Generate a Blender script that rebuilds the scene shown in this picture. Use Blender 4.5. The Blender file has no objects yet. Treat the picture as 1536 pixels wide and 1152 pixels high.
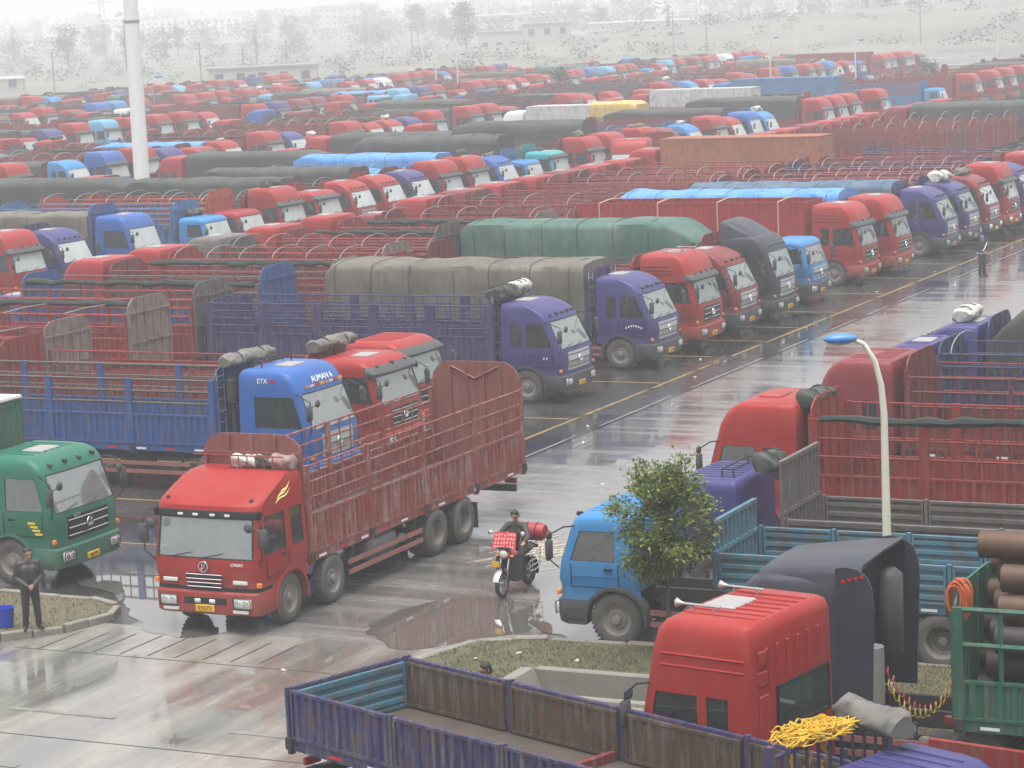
import bpy, math, random
from mathutils import Vector, Matrix, noise
import numpy as np
R = math.radians
random.seed(7)
SC = bpy.context.scene
COL = SC.collection

# ------------------------------------------------------------------ camera
CAM_H, CAM_F, PITCH, ROLL, YAW = 12.3, 3850.0 / 1536.0 * 36.0, 8.5, 2.58, 26.0
cd = bpy.data.cameras.new('camera')
cd.lens = CAM_F; cd.sensor_width = 36.0; cd.clip_start = 0.5; cd.clip_end = 6000
cam = bpy.data.objects.new('camera', cd); COL.objects.link(cam)
p_, r_, y_ = R(PITCH), R(ROLL), R(YAW)
fw = Vector((-math.sin(y_) * math.cos(p_), math.cos(y_) * math.cos(p_), -math.sin(p_)))
rt0 = Vector((math.cos(y_), math.sin(y_), 0)); up0 = rt0.cross(fw)
rt = rt0 * math.cos(r_) - up0 * math.sin(r_); up = rt0 * math.sin(r_) + up0 * math.cos(r_)
cam.matrix_world = Matrix(((rt.x, up.x, -fw.x, 0), (rt.y, up.y, -fw.y, 0), (rt.z, up.z, -fw.z, CAM_H), (0, 0, 0, 1)))
SC.camera = cam

# ------------------------------------------------------------------ sky, sun, exposure
SUN_EL, SUN_AZ = 80.0, -75.0      # azimuth measured counter-clockwise from +X
wd = bpy.data.worlds.new('World'); SC.world = wd; wd.use_nodes = True
nt = wd.node_tree; nt.nodes.clear()
wo = nt.nodes.new('ShaderNodeOutputWorld'); bg = nt.nodes.new('ShaderNodeBackground')
sk = nt.nodes.new('ShaderNodeTexSky'); sk.sky_type = 'NISHITA'; sk.sun_disc = False
sk.sun_elevation = R(SUN_EL); sk.sun_rotation = R(90 - SUN_AZ)
sk.air_density = 1.0; sk.dust_density = 6.0; sk.ozone_density = 1.0
hs = nt.nodes.new('ShaderNodeHueSaturation'); hs.inputs['Saturation'].default_value = 0.12
nt.links.new(sk.outputs[0], hs.inputs['Color']); nt.links.new(hs.outputs[0], bg.inputs[0])
bg.inputs[1].default_value = 0.15
nt.links.new(bg.outputs[0], wo.inputs[0])
sl = bpy.data.lights.new('sun', 'SUN'); sl.energy = 1.0; sl.angle = R(60); sl.color = (1.0, 0.985, 0.965)
so = bpy.data.objects.new('sun', sl); COL.objects.link(so)
sd = Vector((math.cos(R(SUN_AZ)) * math.cos(R(SUN_EL)), math.sin(R(SUN_AZ)) * math.cos(R(SUN_EL)), math.sin(R(SUN_EL))))
so.rotation_euler = sd.to_track_quat('Z', 'Y').to_euler(); so.location = (0, 0, 60)
vs = SC.view_settings; vs.view_transform = 'Standard'; vs.look = 'None'; vs.gamma = 1.0; vs.use_curve_mapping = False
vs.exposure = 0.82
HAZE_DENSITY = 0.0012
cy = SC.cycles
cy.use_denoising = True
cy.max_bounces = 6; cy.diffuse_bounces = 2; cy.glossy_bounces = 3; cy.transmission_bounces = 4
cy.transparent_max_bounces = 12; cy.volume_bounces = 1; cy.caustics_reflective = False; cy.caustics_refractive = False
cy.sample_clamp_indirect = 6.0

# ------------------------------------------------------------------ materials
MATS = {}
class NT:
    def __init__(s, name):
        s.m = bpy.data.materials.new(name); s.m.use_nodes = True
        s.t = s.m.node_tree; s.t.nodes.clear()
        s.out = s.n('OutputMaterial')
    def n(s, kind, **kw):
        nd = s.t.nodes.new('ShaderNode' + kind)
        for k, v in kw.items():
            if k.startswith('i_'):
                key = k[2:].replace('_', ' ')
                nd.inputs[int(key) if key.isdigit() else key].default_value = v
            else: setattr(nd, k, v)
        return nd
    def l(s, a, b): s.t.links.new(a, b)
    def ramp(s, src, stops):
        r = s.n('ValToRGB'); e = r.color_ramp.elements
        while len(e) < len(stops): e.new(0.5)
        for el, (p, c) in zip(e, stops):
            el.position = p; el.color = c if len(c) == 4 else (*c, 1)
        s.l(src, r.inputs[0]); return r.outputs[0]
    def mix(s, fac, a, b):
        m = s.n('MixRGB')
        for sock, v in ((m.inputs[0], fac), (m.inputs[1], a), (m.inputs[2], b)):
            if hasattr(v, 'is_output'): s.l(v, sock)
            else: sock.default_value = v if not isinstance(v, tuple) or len(v) == 4 else (*v, 1)
        return m.outputs[0]
    def math(s, op, a, b=0.0):
        m = s.n('Math', operation=op)
        for sock, v in zip(m.inputs, (a, b)):
            if hasattr(v, 'is_output'): s.l(v, sock)
            else: sock.default_value = v
        return m.outputs[0]
    def coords(s, scale=(1, 1, 1), rand=True):
        tc = s.n('TexCoord'); mp = s.n('Mapping'); mp.inputs['Scale'].default_value = scale
        s.l(tc.outputs['Object'], mp.inputs['Vector'])
        if rand:
            oi = s.n('ObjectInfo'); ad = s.n('VectorMath', operation='MULTIPLY_ADD')
            s.l(oi.outputs['Random'], ad.inputs[0]); ad.inputs[1].default_value = (37, 53, 71)
            s.l(mp.outputs[0], ad.inputs[2]); return ad.outputs[0]
        return mp.outputs[0]
    def noise(s, vec, scale, detail=5, rough=0.6):
        n = s.n('TexNoise'); n.inputs['Scale'].default_value = scale; n.inputs['Detail'].default_value = detail
        n.inputs['Roughness'].default_value = rough; s.l(vec, n.inputs['Vector']); return n.outputs[0]
    def bump(s, h, strength, dist=0.02):
        b = s.n('Bump'); b.inputs['Strength'].default_value = strength; b.inputs['Distance'].default_value = dist
        s.l(h, b.inputs['Height']); return b.outputs[0]
    def done(s, **kw):
        p = s.n('BsdfPrincipled')
        for k, v in kw.items():
            sock = p.inputs[k.replace('_', ' ')]
            if hasattr(v, 'is_output'): s.l(v, sock)
            elif isinstance(v, tuple) and len(v) == 3 and sock.type == 'RGBA': sock.default_value = (*v, 1)
            else: sock.default_value = v
        s.l(p.outputs[0], s.out.inputs[0]); return s.m

def paint(name, c, dirt=0.35, rough=0.3, dust=(0.30, 0.26, 0.22)):
    if name in MATS: return MATS[name]
    k = NT(name)
    v = k.coords(); v2 = k.coords((7, 7, 0.7))
    n1 = k.noise(v, 1.6, 7, 0.65); n2 = k.noise(v2, 1.3, 5, 0.6)
    f1 = k.ramp(n1, [(0.42, (0, 0, 0)), (0.75, (1, 1, 1))]); f2 = k.ramp(n2, [(0.5, (0, 0, 0)), (0.72, (1, 1, 1))])
    tcz = k.n('TexCoord'); sep = k.n('SeparateXYZ'); k.l(tcz.outputs['Object'], sep.inputs[0])
    mud = k.ramp(k.math('ADD', k.math('MULTIPLY', sep.outputs['Z'], -.55), k.math('ADD', k.math('MULTIPLY', n1, .9), .25)), [(.02, (0, 0, 0)), (.55, (1, 1, 1))])   # road spray thrown up round the sills
    f = k.math('MINIMUM', k.math('ADD', k.math('MULTIPLY', k.math('MAXIMUM', f1, f2), dirt), k.math('MULTIPLY', mud, .34)), .8)
    fade = k.mix(k.noise(v, 0.5, 3), tuple(x * 0.85 for x in c), tuple(min(1, x * 1.12 + 0.01) for x in c))
    oi = k.n('ObjectInfo'); grey = sum(c) / 3
    fade = k.mix(k.math('MULTIPLY', oi.outputs['Random'], .07), fade, tuple(x * .55 + grey * .5 + .05 for x in c))      # each truck has bleached by its own amount
    col = k.mix(f, fade, dust)
    MATS[name] = k.done(Base_Color=col, Roughness=k.math('ADD', k.math('MULTIPLY', f, 0.8), rough), Specular_IOR_Level=.2,
                        Normal=k.bump(n1, 0.06, 0.01))
    return MATS[name]
def worn(name, c, wear=0.5, rust=(0.13, 0.07, 0.045), grey=(0.17, 0.15, 0.135)):
    "paint on a cargo body: scraped, rust-streaked, dusty"
    if name in MATS: return MATS[name]
    k = NT(name)
    v = k.coords(); v2 = k.coords((6, 6, 0.8)); v3 = k.coords((1, 1, 1))
    n1 = k.noise(v, 2.5, 8, 0.7); n2 = k.noise(v2, 1.5, 6, 0.65); n3 = k.noise(v3, 0.8, 4)
    f1 = k.math('MULTIPLY', k.ramp(n2, [(0.48, (0, 0, 0)), (0.66, (1, 1, 1))]), wear)
    f2 = k.math('MULTIPLY', k.ramp(n1, [(0.5, (0, 0, 0)), (0.62, (1, 1, 1))]), wear)
    base = k.mix(n3, tuple(x * 0.75 for x in c), tuple(min(1, x * 1.15 + 0.015) for x in c))
    c1 = k.mix(f1, base, grey); c2 = k.mix(k.math('MULTIPLY', f2, 0.7), c1, rust)
    MATS[name] = k.done(Base_Color=c2, Specular_IOR_Level=.2, Roughness=k.math('ADD', k.math('MULTIPLY', n1, 0.35), 0.3), Normal=k.bump(n1, 0.12, 0.01))
    return MATS[name]
def plain(name, c, rough=0.5, metal=0.0, var=0.15, scale=4.0, bump=0.05, spec=0.5):
    if name in MATS: return MATS[name]
    k = NT(name); n1 = k.noise(k.coords(), scale, 6, 0.65)
    col = k.mix(n1, tuple(x * (1 - var) for x in c), tuple(min(1, x * (1 + var)) for x in c))
    MATS[name] = k.done(Base_Color=col, Roughness=k.math('ADD', k.math('MULTIPLY', n1, 0.2), max(0.02, rough - 0.1)), Metallic=metal,
                        Specular_IOR_Level=spec, Normal=k.bump(n1, bump, 0.01))
    return MATS[name]
def canvas(name, c, fade=(0.22, 0.2, 0.17), glossy=0.55):
    if name in MATS: return MATS[name]
    k = NT(name); v = k.coords(); vs_ = k.coords((2.5, 2.5, 0.5))
    n1 = k.noise(v, 0.7, 6, 0.6); n2 = k.noise(vs_, 2.0, 5); n3 = k.noise(v, 6, 5)
    c1 = k.mix(k.ramp(n1, [(0.35, (0, 0, 0)), (0.75, (0.7, 0.7, 0.7))]), c, fade)
    c2 = k.mix(k.math('MULTIPLY', k.ramp(n2, [(0.45, (0, 0, 0)), (0.7, (1, 1, 1))]), 0.45), c1, tuple(x * 0.5 for x in c))
    MATS[name] = k.done(Base_Color=c2, Specular_IOR_Level=.25, Roughness=glossy, Normal=k.bump(n3, 0.25, 0.02))
    return MATS[name]
def glass(name, dusty, refl=.12):  # dusty = pale diffuse share: dust, and on windscreens painted sky reflection
    if name in MATS: return MATS[name]
    k = NT(name); v = k.coords(); n1 = k.noise(v, 1.5, 5)
    tr = k.n('BsdfTransparent'); tr.inputs[0].default_value = (0.62, 0.7, 0.68, 1)
    gl = k.n('BsdfGlossy'); gl.inputs['Roughness'].default_value = 0.04; gl.inputs[0].default_value = (0.95, 1, 0.99, 1)
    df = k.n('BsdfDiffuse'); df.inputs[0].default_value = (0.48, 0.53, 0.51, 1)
    m1 = k.n('MixShader'); m2 = k.n('MixShader')
    lw = k.n('LayerWeight'); lw.inputs[0].default_value = 0.35
    k.l(k.math('ADD', k.math('MULTIPLY', lw.outputs['Fresnel'], 0.8), refl), m1.inputs[0])
    k.l(tr.outputs[0], m1.inputs[1]); k.l(gl.outputs[0], m1.inputs[2])
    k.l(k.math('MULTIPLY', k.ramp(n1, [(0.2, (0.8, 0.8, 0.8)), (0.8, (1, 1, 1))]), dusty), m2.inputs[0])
    k.l(m1.outputs[0], m2.inputs[1]); k.l(df.outputs[0], m2.inputs[2]); k.l(m2.outputs[0], k.out.inputs[0])
    MATS[name] = k.m; return k.m

def srgb(r, g, b): return tuple(((x / 255) / 12.92) if x < 10 else (((x / 255) + 0.055) / 1.055) ** 2.4 for x in (r, g, b))
PC = {  # paint colours
 'red': (0.32, 0.016, 0.013), 'darkred': (0.33, 0.022, 0.024), 'maroon': (0.20, 0.026, 0.032), 'orange': (0.55, 0.075, 0.03),
 'purple': (0.043, 0.038, 0.16), 'blue': (0.025, 0.105, 0.36), 'skyblue': (0.035, 0.21, 0.47), 'paleblue': (0.13, 0.36, 0.55),
 'teal': (0.03, 0.34, 0.38), 'green': (0.012, 0.14, 0.085), 'dark': (0.032, 0.035, 0.052), 'violet': (0.045, 0.042, 0.135), 'white': (0.75, 0.75, 0.74),
 'grey': (0.13, 0.12, 0.115), 'faded': (0.36, 0.075, 0.07), 'steelblue': (0.06, 0.19, 0.27), 'pinkgrey': (0.27, 0.20, 0.185), 'brown': (0.085, 0.06, 0.042), 'rust': (0.50, 0.16, 0.075), 'yellow': (0.75, 0.5, 0.12), 'navy': (0.035, 0.05, 0.16)}
def P(c): return paint('paint_' + c, PC[c], 0.13, dust=(.2, .175, .15))
def W(c): return worn('worn_' + c, tuple(x * 0.78 + d for x, d in zip(PC[c], (.010, .008, .007))), 0.5)
def WD(c): return worn('wornout_' + c, tuple(x * 0.95 for x in PC[c]), 0.85)
RUB = plain('rubber', (0.045, 0.042, 0.04), 0.75, var=0.35, scale=9, bump=0.2, spec=.2)
TYRE = plain('tyre_dusty', (0.115, 0.107, 0.098), 0.9, var=0.35, scale=6, bump=0.15, spec=.2)
RIM = plain('rim_steel', (0.22, 0.20, 0.18), 0.6, var=0.45, scale=7)
CHROME = plain('chrome', (0.7, 0.7, 0.7), 0.2, 1.0, var=0.1)
STEEL = plain('galvanised', (0.38, 0.38, 0.37), 0.5, 0.4, var=0.25)
BLACK = plain('black_plastic', (0.022, 0.022, 0.024), 0.4, var=0.2, spec=.2)
DGREY = plain('dark_grey_plastic', (0.07, 0.072, 0.075), 0.45, var=0.25, spec=.2)
CHAS = plain('chassis_grime', (0.055, 0.05, 0.046), 0.7, var=0.4, spec=.2)
LENS = plain('headlamp_lens', (0.62, 0.63, 0.6), 0.12, var=0.15)
AMBER = plain('amber_lens', (0.75, 0.22, 0.03), 0.2)
REDL = plain('tail_lens', (0.5, 0.02, 0.02), 0.2)
PLATE = plain('plate_yellow', (0.75, 0.42, 0.02), 0.45)
WHITE = plain('white_enamel', (0.82, 0.82, 0.81), 0.4, var=0.08)
DECK = plain('deck_planks', (0.085, 0.07, 0.057), 0.55, var=0.45, scale=3, spec=.2)
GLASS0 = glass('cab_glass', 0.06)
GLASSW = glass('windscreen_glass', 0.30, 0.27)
GLASSF = plain('far_glass', (0.46, 0.49, 0.48), 0.12, var=0.3, scale=1.2)  # opaque far windscreen; sky reflection painted in as a pale base
GLASSD = plain('far_side_glass', (0.05, 0.055, 0.06), 0.12, var=0.3, scale=1.2)

# ------------------------------------------------------------------ mesh helpers
class MB:
    def __init__(s): s.v = []; s.f = []
    def add(s, vs_, fs):
        o = len(s.v); s.v += [tuple(p) for p in vs_]; s.f += [tuple(i + o for i in q) for q in fs]; return s
    def box(s, x0, x1, y0, y1, z0, z1):
        return s.add([(x0, y0, z0), (x1, y0, z0), (x1, y1, z0), (x0, y1, z0), (x0, y0, z1), (x1, y0, z1), (x1, y1, z1), (x0, y1, z1)],
                     [(0, 3, 2, 1), (4, 5, 6, 7), (0, 1, 5, 4), (1, 2, 6, 5), (2, 3, 7, 6), (3, 0, 4, 7)])
    def bbox(s, x0, x1, y0, y1, z0, z1, b=0.02):
        "box with chamfered edges"
        v = []; 
        for zz, i in ((z0, b), (z0 + b, 0), (z1 - b, 0), (z1, b)):
            xa, xb, ya, yb = x0 + i, x1 - i, y0 + i, y1 - i; c = b if i == 0 else b * 0.6
            v += [(xa + c, ya, zz), (xb - c, ya, zz), (xb, ya + c, zz), (xb, yb - c, zz), (xb - c, yb, zz), (xa + c, yb, zz), (xa, yb - c, zz), (xa, ya + c, zz)]
        f = [tuple(range(7, -1, -1)), tuple(range(24, 32))]
        for r in range(3):
            for k in range(8): f.append((r * 8 + k, r * 8 + (k + 1) % 8, r * 8 + 8 + (k + 1) % 8, r * 8 + 8 + k))
        return s.add(v, f)
    def loft(s, rings, close=True, cap0=False, cap1=False):
        n = len(rings[0]); v = [p for r in rings for p in r]; f = []
        for i in range(len(rings) - 1):
            for k in range(n if close else n - 1):
                a, b = i * n + k, i * n + (k + 1) % n
                f.append((a, b, b + n, a + n))
        if cap0: f.append(tuple(range(n - 1, -1, -1)))
        if cap1: f.append(tuple(range((len(rings) - 1) * n, len(rings) * n)))
        return s.add(v, f)
    def tube(s, path, r, n=6, caps=True):
        path = [Vector(p) for p in path]; rings = []
        rr = r if hasattr(r, '__len__') else [r] * len(path)
        u = None
        for i, p in enumerate(path):
            d = (path[min(i + 1, len(path) - 1)] - path[max(i - 1, 0)]).normalized()
            if u is None:
                u = d.cross(Vector((0, 0, 1)))
                if u.length < 0.05: u = d.cross(Vector((1, 0, 0)))
            else: u = u - d * u.dot(d)
            u.normalize(); w = d.cross(u)
            rings.append([p + (u * math.cos(t) + w * math.sin(t)) * rr[i] for t in [2 * math.pi * k / n for k in range(n)]])
        return s.loft(rings, True, caps, caps)
    def lathe(s, prof, n=20, axis='y', c=(0, 0, 0), cap=False):
        "prof: (axial, radius)"
        rings = []
        for a, r in prof:
            ring = []
            for k in range(n):
                t = 2 * math.pi * k / n; q = (r * math.cos(t), r * math.sin(t))
                ring.append({'y': (c[0] + q[0], c[1] + a, c[2] + q[1]), 'x': (c[0] + a, c[1] + q[0], c[2] + q[1]), 'z': (c[0] + q[0], c[1] + q[1], c[2] + a)}[axis])
            rings.append(ring)
        return s.loft(rings, True, cap, cap)
    def prism(s, poly, y0, y1, plane='xz'):
        "extrude a 2-D polygon"
        def m(p, t): return {'xz': (p[0], t, p[1]), 'yz': (t, p[0], p[1]), 'xy': (p[0], p[1], t)}[plane]
        n = len(poly); v = [m(p, y0) for p in poly] + [m(p, y1) for p in poly]
        f = [tuple(range(n)), tuple(range(2 * n - 1, n - 1, -1))] + [(k, (k + 1) % n, n + (k + 1) % n, n + k) for k in range(n)]
        return s.add(v, f)
    def ball(s, c, r, n=8, m=5):
        rx, ry, rz = r if hasattr(r, '__len__') else (r, r, r); rings = []
        for i in range(m + 1):
            t = math.pi * (i + 0.02) / (m + 0.04) - math.pi / 2
            rings.append([(c[0] + rx * math.cos(t) * math.cos(q), c[1] + ry * math.cos(t) * math.sin(q), c[2] + rz * math.sin(t)) for q in [2 * math.pi * k / n for k in range(n)]])
        return s.loft(rings, True, True, True)
    def mesh(s, name, mat, smooth=None):
        me = bpy.data.meshes.new(name); me.from_pydata(s.v, [], s.f)
        if mat is not None: me.materials.append(mat)
        if smooth is not None:
            me.shade_smooth(); me.set_sharp_from_angle(angle=R(smooth))
        return me
CACHE = {}
def part(name, parent, mat, fn, key=None, loc=None, rot=None, scale=None, smooth=None):
    k = (key, mat.name) if key is not None else None
    if k is not None and k in CACHE: me = CACHE[k]
    else:
        mb = MB(); r = fn(mb)
        me = mb.mesh(name, mat, smooth)
        if k is not None: CACHE[k] = me
    o = bpy.data.objects.new(name, me); COL.objects.link(o)
    if parent is not None: o.parent = parent
    if loc: o.location = loc
    if rot: o.rotation_euler = rot
    if scale: o.scale = scale
    return o
def thing(name, label, cat, loc=(0, 0, 0), rz=0.0, group=None):
    o = bpy.data.objects.new(name, None); o.empty_display_size = 0.3; COL.objects.link(o)
    o.location = loc; o.rotation_euler = (0, 0, rz); o['label'] = label; o['category'] = cat
    if group: o['group'] = group
    return o
def tag(o, label, cat, group=None):
    o['label'] = label; o['category'] = cat
    if group: o['group'] = group
    return o
def struct(o, kind='structure'): o['kind'] = kind; return o
def text_part(name, s, size, mat, parent, loc, rot, extrude=0.004, shear=0.0, squash=1.0):
    k = ('text', s, size, mat.name, shear)
    if k not in CACHE:
        cu = bpy.data.curves.new('lettering', 'FONT'); cu.body = s; cu.size = size; cu.extrude = extrude; cu.align_x = 'CENTER'; cu.align_y = 'CENTER'
        cu.shear = shear; cu.resolution_u = 2
        o = bpy.data.objects.new('lettering', cu); COL.objects.link(o)
        dg = bpy.context.evaluated_depsgraph_get(); me = bpy.data.meshes.new_from_object(o.evaluated_get(dg))
        bpy.data.objects.remove(o); bpy.data.curves.remove(cu)
        me.materials.clear(); me.materials.append(mat); CACHE[k] = me
    o = bpy.data.objects.new(name, CACHE[k]); COL.objects.link(o); o.parent = parent; o.location = loc; o.rotation_euler = rot; o.scale = (squash, 1, 1)
    return o

# ------------------------------------------------------------------ truck cabs  (local frame: +x forward, nose at x = 0, z up)
CABS = {
 'round': dict(lev=[(1.12, 0, 1.2, -2.1), (1.3, .03, 1.23, -2.1), (1.64, -.02, 1.24, -2.12), (2.54, -.44, 1.18, -2.12), (2.62, -.49, 1.17, -2.12), (2.75, -.60, 1.155, -2.12), (2.88, -.80, 1.14, -2.12), (2.98, -1.02, 1.115, -2.11), (3.05, -1.22, 1.06, -2.09), (3.08, -1.34, .97, -2.03)], ws=(1.68, 2.52), b=-1.2, c=-1.36, d=-1.72),
 'high': dict(lev=[(1.12, 0, 1.22, -2.2), (1.3, .02, 1.245, -2.2), (1.6, 0, 1.25, -2.2), (2.5, -.24, 1.21, -2.2), (2.58, -.27, 1.21, -2.2), (2.85, -.34, 1.2, -2.2), (3.08, -.46, 1.18, -2.2), (3.24, -.61, 1.15, -2.19), (3.33, -.78, 1.1, -2.16), (3.37, -.94, 1.01, -2.08)], ws=(1.64, 2.48), b=-1.25, c=-1.42, d=-1.78),
 'flat': dict(lev=[(1.12, 0, 1.15, -1.75), (1.25, .03, 1.18, -1.75), (1.56, -.02, 1.2, -1.76), (2.32, -.28, 1.14, -1.76), (2.42, -.32, 1.13, -1.76), (2.50, -.42, 1.08, -1.73), (2.55, -.56, .99, -1.66)], ws=(1.6, 2.3), b=-1.25, c=None, d=None),
 'sloped': dict(lev=[(1.05, 0, 1.21, -2.0), (1.2, .03, 1.245, -2.0), (1.5, .03, 1.25, -2.02), (2.47, -.13, 1.215, -2.02), (2.58, -.15, 1.21, -2.02), (2.66, -.25, 1.205, -2.02), (2.80, -.57, 1.19, -2.02), (2.95, -.95, 1.175, -2.02), (3.05, -1.24, 1.13, -2.0), (3.08, -1.36, 1.05, -1.95)], ws=(1.54, 2.43), b=-1.14, c=-1.36, d=-1.82),
 'tall': dict(lev=[(1.12, 0, 1.22, -2.2), (1.3, .03, 1.25, -2.2), (1.68, 0, 1.25, -2.2), (2.66, -.34, 1.21, -2.2), (2.76, -.38, 1.205, -2.2), (2.95, -.48, 1.19, -2.2), (3.12, -.62, 1.16, -2.19), (3.21, -.79, 1.1, -2.15), (3.25, -.96, 1.0, -2.07)], ws=(1.72, 2.64), b=-1.7, c=None, d=None),
 'mid': dict(lev=[(1.12, 0, 1.22, -2.15), (1.3, .02, 1.245, -2.15), (1.6, 0, 1.25, -2.15), (2.5, -.26, 1.2, -2.15), (2.6, -.31, 1.195, -2.15), (2.72, -.42, 1.17, -2.14), (2.82, -.60, 1.1, -2.1), (2.86, -.8, 1.0, -2.02)], ws=(1.64, 2.48), b=-1.3, c=-1.45, d=-1.85),
 'square': dict(lev=[(1.12, 0, 1.2, -2.0), (1.3, .02, 1.22, -2.0), (1.62, 0, 1.23, -2.0), (2.42, -.16, 1.215, -2.0), (2.55, -.18, 1.215, -2.0), (2.9, -.25, 1.205, -2.0), (3.2, -.34, 1.185, -2.0), (3.34, -.46, 1.13, -1.97), (3.40, -.62, 1.03, -1.9)], ws=(1.66, 2.38), b=-1.1, c=-1.26, d=-1.62),
}
def cab_ring(K, z):
    L = K['lev']
    for i in range(len(L) - 1):
        if z <= L[i + 1][0] + 1e-9: break
    a, b = L[i], L[i + 1]; t = (z - a[0]) / (b[0] - a[0])
    xf, hw, xb = (a[j] + (b[j] - a[j]) * t for j in (1, 2, 3))
    b_, c_, d_ = K['b'], K['c'], K['d']
    if c_ is None: c_, d_ = (b_ + K['lev'][0][3]) / 2, (b_ + 3 * K['lev'][0][3]) / 4
    h = [(xf, 0), (xf - .012, .5 * hw), (xf - .045, hw - .14), (xf - .10, hw - .05), (xf - .19, hw)]
    for k, want in enumerate((xf - .27, b_, c_, d_)):
        h.append((min(want, xf - .24 - .03 * k), hw))
    m = max(xb, -99); h += [(min(h[-1][0] - .01, m + .1), hw), (m + .03, hw - .03), (m, hw - .1), (m, 0)]
    return h
def full(h): return h + [(x, -y) for x, y in h[-2:0:-1]]        # 24 columns
def cab_levels(K):
    w0, w1 = K['ws']; zs = sorted(set([l[0] for l in K['lev']] + [w0, w0 + .05, w1 - .07, w1]))
    return [z for z in zs if not any(abs(z - q) < .015 and z in [l[0] for l in K['lev']] and q != z for q in (w0, w0 + .05, w1 - .07, w1)) or z in (K['lev'][0][0], K['lev'][-1][0])]
def cab_shell(mb, K, lod=0):
    zs = cab_levels(K); w0, w1 = K['ws']; rings = [full(cab_ring(K, z)) for z in zs]
    n = 24; v = [(x, y, z) for z, r in zip(zs, rings) for x, y in r]; f = []
    for i in range(len(zs) - 1):
        zm = (zs[i] + zs[i + 1]) / 2
        for k in range(n):
            kk = min(k, n - 1 - k)          # mirrored segment index
            if w0 < zm < w1 and kk in (0, 1): continue
            if w0 + .05 < zm < w1 - .07 and (kk == 5 or (kk == 7 and K['c'])): continue
            if K.get('rw') and w0 - .02 < zm < w1 and kk == 11: continue
            f.append((i * n + k, i * n + (k + 1) % n, i * n + n + (k + 1) % n, i * n + n + k))
    f.append(tuple(range((len(zs) - 1) * n, len(zs) * n)))
    mb.add(v, f)
    # lower sides with the wheel arch, lower front apron
    hw = K['lev'][0][2]; zb = K['lev'][0][0]; xb = K['lev'][0][3]
    xs = [-.19 - i * (abs(xb) - .19) / 22 for i in range(23)]
    for s in (1, -1):
        lo = []
        for x in xs:
            d = x + 1.25
            lo.append(.52 + math.sqrt(.64 ** 2 - d * d) if abs(d) < .60 else (.72 if x > -1.25 else .88))
        lo = [min(q, zb - .002) for q in lo]
        vv = [(x, s * hw, zb) for x in xs] + [(x, s * hw, z) for x, z in zip(xs, lo)]
        m = len(xs); mb.add(vv, [(i, i + 1, m + i + 1, m + i) for i in range(m - 1)])
    h = cab_ring(K, zb)[:5]; path = [(x, y) for x, y in h[::-1]] + [(x, -y) for x, y in h[1:]]
    mb.loft([[(x, y, .72) for x, y in path], [(x, y, zb) for x, y in path]], close=False)
def pane(mb, K, cols, z0, z1, side):
    zs = sorted(set([z0, z1] + [z for z in cab_levels(K) if z0 < z < z1])); rings = []
    for z in zs:
        r = full(cab_ring(K, z)); q = []
        for c in cols:
            x, y = r[c % 24]
            if side == 'f': x -= .018
            elif side == 'b': x += .018
            else: y *= 1 - .018 / abs(y)
            q.append((x, y, z))
        rings.append(q)
    mb.loft(rings, close=False)
    return rings
def pane_frame(mb, K, cols, z0, z1, side, r=.016):
    t = MB(); rings = pane(t, K, cols, z0, z1, side)
    loop = rings[0] + [q[-1] for q in rings[1:-1]] + rings[-1][::-1] + [q[0] for q in rings[-2:0:-1]]
    mb.tube(loop + [loop[0]], r, 5)
def front_path(K, z, out=0.0, back=-.62):
    h = cab_ring(K, max(z, K['lev'][0][0]))[:5]
    p = [(x + out, y * (1 + out * .3)) for x, y in h] + [(back, h[-1][1] * (1 + out * .3))]
    return p[::-1] + [(x, -y) for x, y in p[1:]]
def front_shell(mb, K, prof, back=-.62, thick=.06):
    "wrap-round strip: prof = [(z, outset)]"
    o = [[(x, y, z) for x, y in front_path(K, z, q, back)] for z, q in prof]
    i = [[(x, y, z) for x, y in front_path(K, z, q - thick, back)] for z, q in (prof[-1], prof[0])]
    mb.loft(o + i + [o[0]], close=False)
def xfront(K, z, y=0.0):
    h = cab_ring(K, max(z, K['lev'][0][0])); hw = h[4][1]
    for (xa, ya), (xb_, yb) in zip(h[:4], h[1:5]):
        if ya <= abs(y) <= yb: return xa + (xb_ - xa) * (abs(y) - ya) / (yb - ya)
    return h[0][0]

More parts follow.
